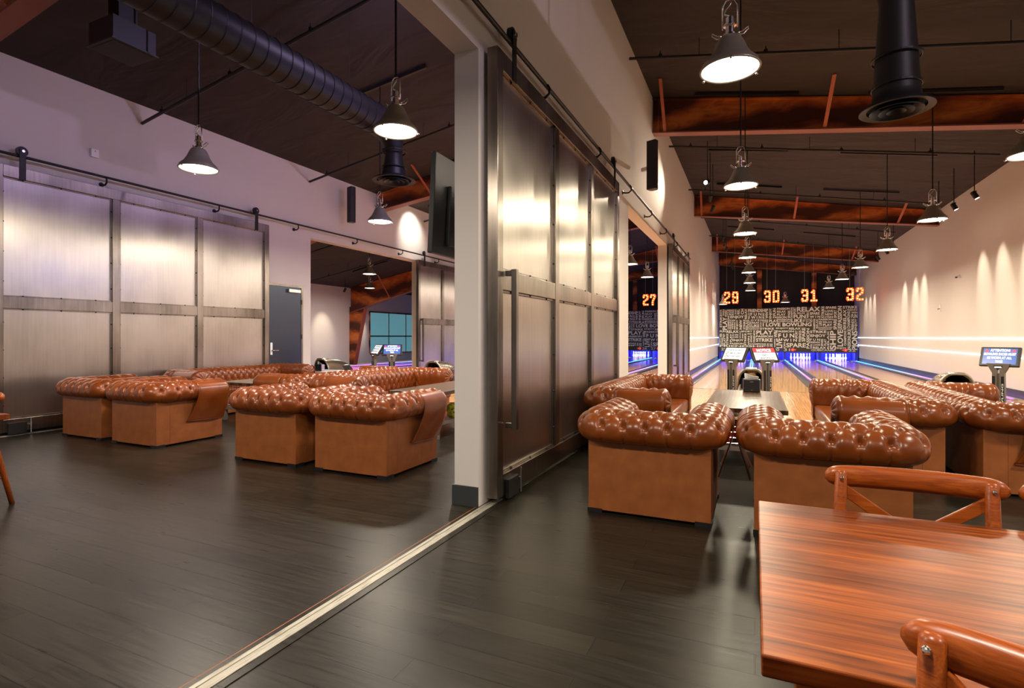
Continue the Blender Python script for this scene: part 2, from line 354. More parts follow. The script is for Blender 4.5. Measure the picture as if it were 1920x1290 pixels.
# ---- roof beams
def beam_bot(x):
    z = zc(x)-.72+.04*abs(x+2)
    if x < -9: z -= .13*(-9-x)
    return z
BEAMS = [(3.05, 'dark red roof beam at the top left corner, nearest of the beams'), (11.3, 'big dark rusty roof beam behind the round air diffusers'),
         (19.6, 'bright rust-orange roof beam, second crossing the right bay'), (28.0, 'rust-orange roof beam just above the hanging lane numbers'), (33.6, 'farthest roof beam, brown against the black end wall')]
XS = [-17.2, -13, -9, -5.5, -2.0, 1.5, RWX]
for y, lab in BEAMS:
    t = thing('roof_beam', (0, y, 0), lab, 'roof beam', group='rusty steel roof beams')
    mb = MB()
    for a, b in zip(XS[:-1], XS[1:]):
        mb.prism([(a, beam_bot(a)), (b, beam_bot(b)), (b, zc(b)-.01), (a, zc(a)-.01)], -.012, .012, 'y')
    obj('beam_web', mb, M['rust'], t)
    mb = MB()
    for a, b in zip(XS[:-1], XS[1:]):
        mb.prism([(a, beam_bot(a)-.025), (b, beam_bot(b)-.025), (b, beam_bot(b)), (a, beam_bot(a))], -.11, .11, 'y')
    obj('bottom_flange', mb, M['flange'], t)
    mb = MB()
    for a, b in zip(XS[:-1], XS[1:]):
        mb.prism([(a, zc(a)-.045), (b, zc(b)-.045), (b, zc(b)-.02), (a, zc(a)-.02)], -.10, .10, 'y')
    obj('top_flange', mb, M['rust'], t)
    mb = MB()
    for x in (-8.9, MWR+.12, RWX-.15): mb.box(x-.01, x+.01, -.1, .1, beam_bot(x), zc(x)-.02)
    obj('stiffener', mb, M['rust'], t)
    if y < 33:
        for x in (-14.9, -12.1, -9.6, -7.3, -4.5, -1.67, 1.16, 3.94):
            mb = MB(); mb.bar((x, -.09, beam_bot(x)+.01), (x+.05, -1.0, zc(x)-.03), .06, .012, up=(0, 1, 0)); obj('brace', mb, M['brace'], t)
for y in (11.3, 19.6, 28.0):
    mb = MB()
    mb.prism([(-17.28, 0), (-16.95, 0), (-16.35, beam_bot(-16.4)+.06), (-17.28, beam_bot(-16.4)+.06)], -.014, .014, 'y')
    t = tag(obj('steel_column', mb, M['rust'], loc=(0, y, 0)), {11.3: 'rusty tapered column hidden at the near end of the far left bay', 19.6: 'rusty tapered steel column beside the far window', 28.0: 'rusty tapered steel column at the far end of the outer wall'}[y], 'steel column')
    mb = MB(); mb.bar((-16.94, 0, 0), (-16.34, 0, beam_bot(-16.5)), .022, .22, up=(0, 1, 0)); obj('column_flange', mb, M['brace'], t)
for x, lab in [(.25, 'brown steel post on the black end wall, between the first two glowing numbers'), (3.0, 'brown steel post on the black end wall, right of the third glowing number'), (-6.9, 'brown steel post on the black end wall, left of number 27')]:
    tag(obj('steel_post', MB().box(x-.12, x+.12, 33.9, 34.15, 2.0, beam_bot(x)-.03), M['rust']), lab, 'steel post')
# ---- sprinkler pipes
def rot_pipe(y, x0, x1, lab, drop=.30):
    mb = MB(); mb.tube([(x0, y, zc(x0)-drop), (x1, y, zc(x1)-drop)], .024, 8)
    o = obj('sprinkler_pipe', mb, M['pipe'], auto=40); tag(o, lab, 'sprinkler pipe', 'black sprinkler pipes under the roof')
    x = x0+.5
    while x < x1-.2:
        mb = MB().lathe([(.012, 0), (.03, .01), (.03, .05), (.012, .06), (.008, .10), (.02, .105)], 8, (x, y, zc(x)-drop+.0), cap1=True)
        obj('sprinkler_head', mb, M['pipe'], o); x += 1.55
    x = x0+1.1
    while x < x1: obj('hanger_rod', MB().tube([(x, y, zc(x)-drop), (x, y, zc(x)-.01)], .006, 5), M['pipe'], o); x += 1.9
where = ['just past the nearest pendants', 'above the wall speaker', 'beyond the second big beam gap', 'in front of the third beam', 'above the lane numbers']
for i, y in enumerate((5.35, 8.9, 13.4, 17.6, 21.9, 26.0)):
    if y > 6: rot_pipe(y, MWR+.02, RWX-.6, 'black sprinkler pipe across the right bay, number %s from the camera' % ['', 'one', 'two', 'three', 'four', 'five'][i])
    if y < 18: rot_pipe(y, LWX+.02, MWL-.02, 'black sprinkler pipe across the middle bay, number %s from the camera' % ['one', 'two', 'three', 'four'][i])
for y in (13.0, 16.0): rot_pipe(y, -17.2, LWX-.25, 'thin black pipe under the roof of the far left bay, %s one' % ('nearer' if y < 14 else 'farther'))

# ================================================================== STEEL SLIDING DOORS
def sliding_door(no, xf, y0, y1, label, handle_y=None, guide=True):
    """xf : x of the wall face the panel hangs in front of (door faces +x)"""
    t = thing('door_%d' % no, (xf, y0, 0), label, 'sliding door', kind='structure')
    W = y1-y0; H = 3.54; a, b = .045, .135
    fr = MB().box(a, b, 0, .10, .05, H).box(a, b, W-.10, W, .05, H).box(a, b, .10, W-.10, H-.15, H).box(a, b, .10, W-.10, .05, .22)
    obj('outer_frame', fr, M['frame'], t, bevel=.004)
    bay = (W-.20)/3; rz0, rz1 = 1.67, 1.83
    for k in (1, 2):
        yy = .10+bay*k; obj('stile', MB().box(a+.01, b-.005, yy-.055, yy+.055, .22, H-.15), M['frame'], t, bevel=.004)
    for k in range(3):
        ya = .10+bay*k+(.055 if k else 0); yb = .10+bay*(k+1)-(.055 if k < 2 else 0)
        obj('rail', MB().box(a+.012, b-.008, ya, yb, rz0, rz1), M['frame'], t, bevel=.004)
        for z0, z1 in ((.22, rz0), (rz1, H-.15)):
            p = obj('sheet_panel', MB().box(a+.03, a+.045, ya, yb, z0, z1), M['sheet'], t)
            mb = MB(); e = .016; x1 = a+.062
            mb.box(a+.045, x1, ya, ya+e, z0, z1).box(a+.045, x1, yb-e, yb, z0, z1).box(a+.045, x1, ya+e, yb-e, z0, z0+e).box(a+.045, x1, ya+e, yb-e, z1-e, z1)
            obj('glazing_bead', mb, M['frame'], p)
            mb = MB()
            for q in range(4):
                zz = z0+(z1-z0)*(q+.5)/4
                for yy in (ya+.008, yb-.008): mb.sphere((x1, yy, zz), .011, 5)
            for q in range(3):
                yy = ya+(yb-ya)*(q+.5)/3
                for zz in (z0+.008, z1-.008): mb.sphere((x1, yy, zz), .011, 5)
            obj('screw_heads', mb, M['black'], p)
    if handle_y is not None:
        h = obj('handle', MB().box(b+.055, b+.10, handle_y-.022, handle_y+.022, .57, 1.83).box(b, b+.06, handle_y-.018, handle_y+.018, .58, .62).box(b, b+.06, handle_y-.018, handle_y+.018, 1.78, 1.82), M['frame'], t, bevel=.003)
    for yy in (.30, W-.30):
        h = obj('hanger', MB().box(b, b+.012, yy-.035, yy+.035, H-.16, H+.26), M['black'], t, bevel=.003)
        obj('hanger_wheel', MB().tube([(b-.035, yy, H+.225), (b+.0, yy, H+.225)], .065, 20), M['black'], h, auto=40)
        obj('bolt', MB().tube([(b-.03, yy, H+.225), (b+.028, yy, H+.225)], .018, 8), M['chrome'], h)
    if guide:
        g = obj('floor_guide', MB().box(b, b+.03, .14, .34, .02, .17), M['black'], t, bevel=.003)
        obj('guide_bolt', MB().tube([(b+.03, .38, .02), (b+.03, .38, .22)], .009, 8).tube([(b, .38, .13), (b+.03, .38, .13)], .014, 8), M['chrome'], g)
    return t
sliding_door(1, MWR-.01, 3.68, 7.72, 'tall brushed steel sliding door in front of the dividing wall, nearest and largest, with a long bar handle', .15)
sliding_door(2, MWR-.01, 13.2, 17.0, 'narrow-looking steel sliding door far down the dividing wall beside the first lane', .25, False)
sliding_door(3, LWX, 3.46, 7.72, 'wide steel sliding door on the left wall behind the tan armchairs')
sliding_door(4, LWX, 12.95, 16.9, 'pale steel sliding door at the right edge of the far opening in the left wall', .12, False)
def track(xf, y0, y1, label):
    t = thing('door_rail', (xf, 0, 3.70), label, 'door rail')
    obj('rail_tube', MB().tube([(.105, y0, 0), (.105, y1, 0)], .019, 12), M['black'], t, auto=40)
    y = -2.63
    while y < y1:
        obj('rail_bracket', MB().tube([(0, y, -.10), (.05, y, -.115), (.10, y, -.115), (.14, y, -.085), (.14, y, -.03), (.12, y, 0)], .013, 8).tube([(0, y, -.10), (.012, y, -.10)], .035, 10), M['black'], t, auto=50); y += 1.85
track(MWR, -3, 17.3, 'dark round rail the steel doors hang from on the dividing wall')
track(LWX, -3, 17.2, 'thin black round rail above the steel door on the left wall')

# hinged door on the left wall
t = thing('door_5', (LWX, 7.80, 0), 'dark blue-black hinged fire door on the left wall beside the steel door', 'door', kind='structure')
mb = MB().box(0, .03, -.045, 0, 0, 2.40).box(0, .03, .86, .905, 0, 2.40).box(0, .03, 0, .86, 2.355, 2.40)
obj('door_frame', mb, M['frame'], t)
lf = obj('door_leaf', MB().box(.0, .022, .005, .855, .005, 2.35), M['bluedoor'], t)
obj('hinge', MB().box(.022, .034, .85, .875, 2.0, 2.10), M['black'], lf); obj('hinge', MB().box(.022, .034, .85, .875, 1.25, 1.35), M['black'], lf); obj('hinge', MB().box(.022, .034, .85, .875, .5, .6), M['black'], lf)
obj('door_closer', MB().box(.022, .08, .48, .80, 2.24, 2.31), M['alu'], lf, bevel=.004)
h = obj('lock_plate', MB().box(.022, .045, .03, .085, .93, 1.18), M['white'], lf, bevel=.006)
obj('lever_handle', MB().tube([(.045, .06, 1.02), (.085, .06, 1.02), (.085, .19, 1.02)], .012, 8), M['chrome'], lf, auto=50)
# far window
t = thing('window_1', (-17.3, 21.05, 0), 'dusk-blue window with dark mullions in the far outer wall', 'window', kind='structure')
obj('window_frame', MB().box(0, .05, -.06, 4.5, 2.50, 2.56).box(0, .05, -.06, 0, .5, 2.5).box(0, .05, 4.44, 4.5, .5, 2.5).box(0, .05, 0, 4.44, .44, .5), M['rust'], t)
for k in range(3):
    for z0, z1 in ((.5, 1.30), (1.36, 2.5)):
        obj('pane', MB().box(.0, .02, .0+1.48*k, 1.42+1.48*k, z0, z1), M['glassblue'], t)
for k in (1, 2): obj('mullion', MB().box(0, .06, 1.42+1.48*(k-1), 1.48*k, .5, 2.5), M['alu'], t)
obj('transom', MB().box(0, .065, 0, 4.44, 1.30, 1.36), M['black'], t)

# ================================================================== LANES
LN = {29: 'leftmost lane of the right bay', 30: 'second lane of the right bay', 31: 'third lane of the right bay', 32: 'rightmost lane beside the right wall', 25: 'middle bay lane along the left wall', 26: 'middle bay lane left of the glowing number', 27: 'middle bay lane under the glowing number', 28: 'middle bay lane against the dividing wall', 21: 'farthest lane of the far left bay', 22: 'second farthest lane of the far left bay', 23: 'third farthest lane of the far left bay', 24: 'nearest lane of the far left bay'}
LANES = [(-.96, 29), (.7, 30), (2.3, 31), (4.0, 32), (-8.15, 25), (-6.45, 26), (-4.85, 27), (-3.15, 28), (-15.1, 21), (-13.4, 22), (-11.8, 23), (-10.1, 24)]
PIN_PROF = [(.001, 0), (.026, .0), (.03, .012), (.038, .05), (.052, .09), (.0605, .115), (.0598, .135), (.049, .18), (.033, .22), (.0245, .245), (.0232, .26), (.026, .29), (.0315, .325), (.0318, .345), (.026, .368), (.014, .379), (.001, .381)]
pin0 = None
for x, no in LANES:
    t = thing('bowling_lane', (x, 0, 0), 'glossy maple bowling lane, '+LN[no], 'bowling lane', group='bowling lanes')
    obj('lane_surface', MB().box(-.527, .527, FOUL, 33.75, -.06, .0), M['lane'], t)
    obj('foul_line', MB().box(-.527, .527, FOUL-.03, FOUL, .006, .0085), M['black'], t)
    for s in (-1, 1):
        mb = MB(); n = 8; vs = []; fs = []
        for k in range(n+1):
            a = PI*k/n; xx = s*(.527+.1175)+.1175*math.cos(a); zz = -.005-.08*math.sin(a)
            vs += [(xx, FOUL, zz), (xx, 33.3, zz)]
        for k in range(n): fs.append((2*k, 2*k+1, 2*k+3, 2*k+2))
        mb.add(vs, fs); obj('gutter', mb, M['gutter'], t, smooth=True)
    if no in (26, 27, 29, 30, 31, 32):
        for row in range(4):
            for k in range(row+1):
                px = x+(k-row/2)*.3048; py = 32.78+row*.264
                if pin0 is None: pin0 = obj('bowling_pin', MB().lathe(PIN_PROF, 16), M['white'], smooth=True); p = pin0
                else: p = pin0.copy(); COL.objects.link(p)
                p.location = (px, py, .001)
                tag(p, 'white bowling pin standing on the '+LN[no], 'bowling pin', 'pins of lane %d' % no)
# dividers with their strips
DIV = [(-1.768, -1.725, 'left of the leftmost lane of the right bay', 1, -1.745), (-.195, -.065, 'straight behind the ball return of the right bay', 2, 0), (1.464, 1.536, 'left of the brand name on the word wall', 1, 1.50),
       (3.064, 3.236, 'with a ball track, left of the rightmost lane', 1, 3.08), (4.764, 4.84, 'running along the foot of the right wall', 1, 4.80),
       (-8.99, -8.915, 'of the middle bay along the left wall', 1, -8.95), (-7.386, -7.214, 'behind the ball return of the middle bay', 1, -7.30), (-5.686, -5.614, 'seen through the opening under the seam of the far word wall', 1, -5.65), (-4.086, -3.914, 'of the middle bay right of the lane under the glowing 27', 1, -4.0), (-2.386, -2.2, 'of the middle bay against the dividing wall', 1, -2.35),
       (-15.95, -15.87, 'in the far left bay, farthest one below the window', 1, -15.9), (-14.336, -14.164, 'in the far left bay, second from the window', 1, -14.25), (-12.636, -12.564, 'in the far left bay, middle one', 1, -12.6), (-11.036, -10.864, 'in the far left bay, behind the ball return', 1, -10.95), (-9.336, -9.23, 'in the far left bay, nearest one against the left wall', 1, -9.3)]
for x0, x1, lab, k, xl in DIV:
    o = tag(obj('lane_divider', MB().box(x0, x1, FOUL, 33.3, -.10, .03), M['cap'], bevel=.006), 'low divider cap '+lab, 'lane divider', 'dividers between the lanes')
    for xx in ([xl] if k == 1 else [x0+.02, x1-.02]):
        obj('light_strip', MB().box(xx-.015, xx+.015, FOUL+.05, 33.0, .03, .045), M['led'], o)
    if x1 == -2.2: lamp('strip_light', 'AREA', (xl if k == 1 else (x0+x1)/2, 23.5, .06), (9 if x0 > -2 else (9 if x0 < -9.1 else 18)) if x1 != -2.2 else 80, (.30, .20, 1.0) if x1 != -2.2 else (.05, .18, 1.0), o, .04, (PI, 0, 0), size_y=18.5)
tag(obj('lane_ledge', MB().box(-1.90, -1.77, FOUL-4, 33.3, -.12, .035), M['cap']), 'flat grey ledge between the dividing wall and the leftmost light strip', 'ledge')
tag(obj('lane_ledge', MB().box(4.85, RWX-.025, APY, 33.3, -.12, .035), M['cap']), 'flat grey ledge along the foot of the right wall', 'ledge')
# pit : partitions, curtain, blue lamps
for (xa, xb, lab) in [(-1.86, -1.72, 'at the left of lane 29'), (-.22, -.08, 'between lanes 29 and 30'), (1.43, 1.57, 'between lanes 30 and 31'), (3.08, 3.22, 'between lanes 31 and 32'), (4.76, 4.9, 'at the right of lane 32'), (-7.37, -7.23, 'between lanes 25 and 26'), (-5.72, -5.58, 'between lanes 26 and 27'), (-4.07, -3.93, 'between lanes 27 and 28')]:
    tag(obj('pit_partition', MB().box(xa, xb, 32.7, 34.1, 0.03, .75), M['blue_glow']), 'blue-lit partition beside the pins '+lab, 'pit partition', 'partitions between the pin decks')
for x, no in LANES[:8]:
    t = thing('pinsetter_pit', (x, 34.0, 0), 'blue-glowing pit at the end of the '+LN[no], 'pinsetter', group='pinsetter pits')
    obj('curtain', MB().box(-.75, .75, 0, .03, -.05, .8), M['curtain'], t)
    l = obj('pit_lamp', MB().box(-.6, .6, -1.30, -1.26, .78, .81), mat('pit_tube', (1, 1, 1), .5, emit=(.25, .4, 1.), estr=6), t)
    lamp('pit_light', 'AREA', (0, -1.28, .76), 60, (.42, .50, 1.0), t, 1.2, (math.radians(38), 0, 0), size_y=.08)
# word wall (masking panels)
WA = [("V","STRIKE",50,250,125,600),("V","STR",50,130,125,245),("V","PLAY",145,330,270,665),("V","WIN",145,130,200,300),("V","SPARE",210,150,265,320),("H","FRIENDS",275,135,470,178),("H","LOVE",275,185,465,228),("H","LIKE",275,237,465,280),("V","SPORT",490,125,535,260),("V","REL",555,125,625,260),("V","CH",660,115,745,260),("V","RELAX",765,115,830,380),("H","ENJOY",365,290,745,380),("H","FRIENDSHIP",860,125,1400,205),("H","F U N",925,220,1225,295),("V","RELAX",860,215,905,375),("H","W I N",945,305,1225,375),("V","SPORT",1250,215,1305,375),("V","WIN",1330,205,1400,370),("V","ENJOY",1430,110,1510,370),("V","FUN",1535,110,1610,300),("V","CHAMPIONS",285,295,340,650),("V","FRIENDS",350,390,390,650),("V","WIN",400,450,450,650),("H","WIN",400,395,505,440),("V","FRIENDS",465,460,510,650),("V","ENJOY",530,400,590,650),("V","NEW",620,400,690,650),("V","STRIKE",725,395,785,650),("V","RELAX",800,395,855,660),("H","L O V E",865,390,1165,440),("V","LIKE",865,450,900,585),("H","RELAX",965,455,1165,500),("H","LIKE",960,520,1165,585),("V","FUN",910,450,950,580),("H","PASSION",865,595,1165,620),("H","FRIENDSHIP",865,632,1160,655),("H","FRIENDS",1185,395,1400,430),("H","LOVE",1255,435,1400,475),("H","PLAY",1430,395,1680,470),("V","SPORT",1190,440,1225,590),("H","STRIKE",1180,605,1560,655),("H","RELAX",255,675,600,745),("H","FUN",65,675,230,730),("V","SPORT",625,680,655,880),("H","SPORT",665,680,975,725),("V","FRIENDS",1000,670,1055,980),("H","PLAY",1085,675,1530,780),("H","PASSION",1075,800,1525,855),("H","STRIKE",1075,875,1520,965),("H","CHAMPIONS",905,1005,1345,1045),("H","ENJOY",425,905,735,975),("H","PASSION",350,1000,735,1045),("V","PLAY",350,765,410,980),("V","STRIKE",250,765,310,1060),("V","WIN",55,765,130,860),("V","ENJOY",150,765,225,860),("V","PLAY",170,865,230,1060),("V","SPARE",110,865,155,1060),("V","ENJOY",55,865,95,1060),("H","WIN",475,775,590,815),("H","LIKE",475,830,590,870),("V","FUN",425,765,460,880),("V","SPORT",690,750,730,880),("V","STRIKE",755,750,810,1060),("V","WIN",850,820,900,1060),("H","SPORT",840,745,970,785),("V","SPARE",920,800,970,980),("V","WIN",1555,670,1650,850),("V","CHAMPIONS",1560,880,1600,1095),("V","LIVE",1620,870,1780,1115),("V","ON",1365,1005,1425,1095),("V","LIKE",1445,1005,1520,1110),("H","FRIENDSHIP",55,1066,1345,1112)]
WB = [("H","PASSION",-45,125,205,165),("H","RELAX",-45,180,130,220),("H","PLAY",-45,235,130,278),("H","PASSION",-125,290,145,330),("V","SPARE",165,180,215,325),("V","CHAMPIONS",225,120,262,330),("V","SPORT",275,120,328,255),("H","RELAX",345,115,795,205),("H","RELAX",350,215,505,250),("H","FUN",280,262,515,330),("V","WIN",530,220,580,325),("H","SPARE",595,215,785,265),("H","W I N",595,280,795,325),("V","STRIKE",815,105,870,325),("H","SPARE",895,110,1095,155),("H","LOVE",885,175,1035,220),("H","NEW",885,235,1035,278),("H","STRIKE",885,290,1035,325),("V","SPORT",1050,180,1105,325),("V","PASSION",1120,105,1200,455),("V","LIKE",1120,462,1200,540),("H","STRIKE",1215,105,1480,155),("V","RELAX",1220,170,1280,440),("V","NEW",1220,450,1280,545),("V","CHAMPIONS",1295,205,1350,520),("H","FRIENDS",1295,165,1495,195),("H","WIN",1370,210,1490,245),("H","FUN",1370,255,1490,330),("V","FRIENDS",1370,345,1420,550),("V","ENJOY",1430,340,1490,550),("H","PASSION",-45,340,225,372),("H","CHAMPIONS",-45,380,225,402),("H","LIKE",235,340,455,405),("H","F U N",470,362,640,402),("H","STRIKE",470,338,640,355),("H","I LOVE BOWLING",-338,418,630,488),("V","CHAMPIONS",660,340,700,560),("V","RELAX",715,340,750,520),("H","PASSION",765,335,1025,370),("V","LIKE",765,380,825,470),("H","RELAX",845,385,1020,418),("H","PLAY",845,430,1020,478),("H","PASSION",760,490,1020,512),("H","FRIENDSHIP",760,522,1010,545),("V","SPARE",1040,340,1105,540),("H","RELAX",190,505,420,545),("H","ENJOY",-70,505,180,540),("V","SPARE",440,505,510,770),("V","FRIENDS",380,560,430,775),("V","SPORT",310,560,360,715),("H","PASSION",-60,560,285,600),("H","F U N",-22,620,295,700),("H","W I N",75,720,345,775),("V","PASSION",530,520,590,900),("H","STRIKE",600,560,910,608),("H","ENJOY",605,630,900,695),("H","F U N",600,710,790,755),("H","FRIENDS",600,765,790,800),("H","LOVE",655,815,790,845),("H","RELAX",655,860,905,905),("V","WIN",605,815,640,905),("V","SPARE",805,715,850,850),("V","PLAY",865,715,910,840),("V","RELAX",925,560,960,905),("V","SHIP",975,560,1090,910),("V","LOVE",1115,545,1220,850),("H","ENJOY",1100,865,1280,905),("V","CHAMPIONS",1235,560,1280,835),("V","LIKE",1300,530,1360,670),("V","PASSION",1300,680,1360,910),("V","PIONS",1380,560,1485,910),("H","SPARE",135,800,520,885),("V","ON",80,790,120,900)]
WORDS = [(k, s, a*.4158+254, b*.4158+282, c*.4158+254, d*.4158+282) for k, s, a, b, c, d in WA]+[(k, s, a*.5472+960, b*.5472+254-(8 if a > 300 else 0)*0, c*.5472+960, d*.5472+254) for k, s, a, b, c, d in WB]
MX0, MX1, MZ0, MZ1, MY = -1.84, 4.86, .46, 2.88, 32.6
def mask(x0, x1, u0, u1, lanes, label, brand):
    t = thing('masking_panel', (x0, MY, 0), label, 'word wall panel', group='word wall panels above the pins')
    obj('panel', MB().box(0, x1-x0, 0, .05, MZ0, MZ1), M['maskgrey'], t, bevel=.004)
    ppx = (MX1-MX0)/1500.; sz = (MZ1-MZ0)/465.
    mb = MB()
    for k, s, a, b, c, d in WORDS:
        if not (u0 <= (a+c)/2 < u1): continue
        a = max(a, 280); c = min(c, 1770)
        off = 8-14*((a-275)/1500.)     # the top edge of the word area runs level on the panel
        f = lambda p, q: ((p-u0)*ppx, -.004, MZ1-(q-322-off)*sz)
        put_text(mb, s, a, d, c, b, f, vert=(k == 'V'), bold=.028)
    obj('lettering', mb, M['cream'], t)
    W = x1-x0; mb = MB()
    f = lambda p, q: (p, -.004, q)
    put_text(mb, str(lanes[0]), .10, MZ0+.06, .40, MZ0+.21, f, bold=.02); put_text(mb, str(lanes[1]), W-.40, MZ0+.06, W-.10, MZ0+.21, f, bold=.02)
    if brand: put_text(mb, 'QUBICAAMF', W*.40, MZ0+.06, W*.72, MZ0+.17, f, bold=.03)
    obj('lane_numbers', mb, M['txtw'], t)
    for cx in (.53, W-.53):
        mb = MB().tube([(cx, -.006, MZ0+.135), (cx, 0, MZ0+.135)], .085, 20).prism([(cx+.09*(1 if cx < 1 else -1), MZ0+.18), (cx+.19*(1 if cx < 1 else -1), MZ0+.135), (cx+.09*(1 if cx < 1 else -1), MZ0+.09)], -.006, 0, 'y')
        d = obj('round_mark', mb, M['red'], t); obj('mark_dot', MB().tube([(cx, -.009, MZ0+.135), (cx, -.006, MZ0+.135)], .028, 12), M['txtw'], d)
    return t
seam = 985
XM = MX0+(seam-275)/1500.*(MX1-MX0)
mask(MX0, XM-.01, 275, seam, (29, 30), 'word-covered masking panel at the left, partly behind the two terminals', False)
mask(XM+.01, MX1, seam, 1775, (31, 32), 'word-covered masking panel at the right with a brand name along its foot', True)
SH = -7.12
mask(MX0+SH, XM+SH-.01, 275, seam, (25, 26), 'word-covered masking panel above lane 26, seen left of the seam through the opening', False)
mask(XM+SH+.01, MX1+SH-.05, seam, 1775, (27, 28), 'word-covered masking panel above lane 27, seen right of the seam through the opening', True)
# marquee numbers
STR = {'2': [[(0,.8),(0,1),(1,1),(1,.62),(0,.3),(0,0),(1,0)]], '9': [[(1,.5),(0,.5),(0,1),(1,1),(1,0),(0,0),(0,.2)]], '3': [[(0,.82),(0,1),(1,1),(1,.5),(.3,.5)],[(1,.5),(1,0),(0,0),(0,.18)]],
       '0': [[(0,0),(0,1),(1,1),(1,0),(0,0)]], '1': [[(.1,.8),(.5,1),(.5,0)],[(0,0),(1,0)]], '7': [[(0,.8),(0,1),(1,1),(1,.8),(.45,.35),(.45,0)]], '8': [[(0,0),(0,1),(1,1),(1,0),(0,0)],[(0,.5),(1,.5)]]}
def chamfer(pl, c=.12):
    out = [pl[0]]
    for a, b, d in zip(pl[:-2], pl[1:-1], pl[2:]):
        A, B, D = Vector(a), Vector(b), Vector(d)
        out += [tuple(B+(A-B).normalized()*min(c, (A-B).length*.45)), tuple(B+(D-B).normalized()*min(c, (D-B).length*.45))]
    return out+[pl[-1]]
NUMX = {27: -4.84, 28: -3.15, 29: -1.0, 30: .74, 31: 2.27, 32: 4.02}
for no, nx in NUMX.items():
    t = thing('lane_number', (nx, 27.5, 2.88), 'glowing orange marquee number, '+{27: 'seen through the opening in the dividing wall', 28: 'hidden behind the farther steel door', 29: 'leftmost of the four in the right bay', 30: 'second of the four in the right bay', 31: 'third of the four in the right bay', 32: 'rightmost of the four in the right bay'}[no], 'lane number', group='marquee lane numbers')
    for q, ch in enumerate(str(no)):
        x0 = -.33+.36*q; dw, dh = .19, .47
        mb = MB(); bl = MB()
        for pl in STR[ch]:
            pl = chamfer(pl); P = [(x0+.03+a*dw, 0, .05+b*dh) for a, b in pl]
            for A, B in zip(P[:-1], P[1:]):
                A = Vector(A); B = Vector(B); d = (B-A).normalized()*.045
                mb.bar(A-d, B+d, .10, .095, up=(0, 1, 0)) if False else mb.bar(A-d, B+d, .09, .10, up=(0, 1, 0))
            tot = sum((Vector(b)-Vector(a)).length for a, b in zip(P[:-1], P[1:])); nb = max(2, round(tot/.105)); acc = 0; tgt = 0; st = tot/nb
            for A, B in zip(P[:-1], P[1:]):
                A = Vector(A); B = Vector(B); ln = (B-A).length
                while tgt <= acc+ln+1e-6: p = A+(B-A)*((tgt-acc)/ln); bl.sphere((p.x, -.06, p.z), .026, 4); tgt += st
                acc += ln
        d = obj('digit', mb, M['orange'], t); obj('bulbs', bl, M['bulb'], d)
    for q in (-.22, .14): obj('hanging_wire', MB().tube([(q, 0, .6), (q, 0, zc(nx)-2.9)], .005, 4), M['alu'], t)
# white light lines on the walls
for z, s in ((1.25, 'upper'), (.865, 'lower')):
    tag(obj('light_line', MB().box(RWX-.022, RWX-.002, 4.0, 33.2, z-.009, z+.009), M['led_white']), s+' thin white light line along the right wall', 'light line')
    tag(obj('light_line', MB().box(MWR, MWR+.02, 17.2, 33.2, z-.009, z+.009), M['led_white']), s+' thin white light line on the dividing wall beside lane 29', 'light line')

# ================================================================== PENDANTS
def make_pendant():
    t = thing('pendant_lamp', (0, 0, 0), '', 'pendant lamp')
    obj('shade', MB().lathe([(.055, .235), (.075, .225), (.095, .19), (.12, .13), (.15, .08), (.195, .035), (.205, .0), (.197, .0), (.188, .03), (.145, .07), (.11, .12), (.085, .18)], 32), M['shade'], t, auto=50)
    obj('diffuser', MB().lathe([(.001, .002), (.10, -.003), (.192, .004)], 32), M['lens'], t)
    obj('rim', MB().tube([(.203*math.cos(a*PI/16), .203*math.sin(a*PI/16), .0) for a in range(32)], .009, 6, closed=True), M['shade'], t, smooth=True)
    k = obj('neck', MB().lathe([(.05, .235), (.05, .25), (.03, .26), (.03, .31), (.045, .315), (.045, .325), (.028, .33), (.028, .375), (.012, .385)], 16, cap1=True), M['chrome'], t, auto=50)
    obj('hanger_loop', MB().tube([(-.05, 0, .30), (-.052, 0, .46), (-.03, 0, .505), (0, 0, .515), (.03, 0, .505), (.052, 0, .46), (.05, 0, .30)], .006, 6), M['chrome'], t, smooth=True)
    obj('hook', MB().tube([(0, 0, .385), (-.035, 0, .41), (-.03, 0, .44), (0, 0, .47), (.01, 0, .50)], .007, 6), M['chrome'], t, smooth=True)
    for s in (-1, 1):
        obj('clip', MB().tube([(s*.05, 0, .245), (s*.09, .02, .25), (s*.125, .03, .285), (s*.12, .015, .295), (s*.085, 0, .262), (s*.05, 0, .255)], .005, 5), M['chrome'], t, smooth=True)
    for a in (.6, 2.7, 4.8): obj('thumb_screw', MB().sphere((.213*math.cos(a), .213*math.sin(a), -.012), .012, 5), M['chrome'], t, smooth=True)
    return t
P0 = make_pendant(); used = [False]
NUMW = ['nearest', 'second', 'third', 'fourth', 'fifth', 'sixth', 'seventh', 'eighth']
def pendant(x, y, label, power, z=3.25, color=(1., .87, .63), vis=True):
    o = P0 if not used[0] else copy_tree(P0); used[0] = True
    o.location = (x, y, z); o.rotation_euler = (0, 0, random.uniform(-.06, .06)); o['label'] = label; o['group'] = 'pendant lamps'
    top = zc(x)-z-.06
    obj('cord', MB().tube([(0, 0, .51), (0, 0, top)], .010, 6), M['pipe'], o)
    sl = .174 if x < -2 else -.174; obj('ceiling_strut', MB().bar((-.9, 0, top+.02-.9*sl), (.9, 0, top+.02+.9*sl), .05, .045), M['pipe'], o)
    lamp('pendant_light', 'AREA', (0, 0, -.012), power, color, o, .37)
    return o
YS = [4.2, 7.5, 11.0, 14.35, 17.7, 21.1, 24.7]
for i, y in enumerate(YS): pendant(-.165, y, 'dome pendant lamp in the left row of the right bay, %s from the camera' % NUMW[i], PEND_R)
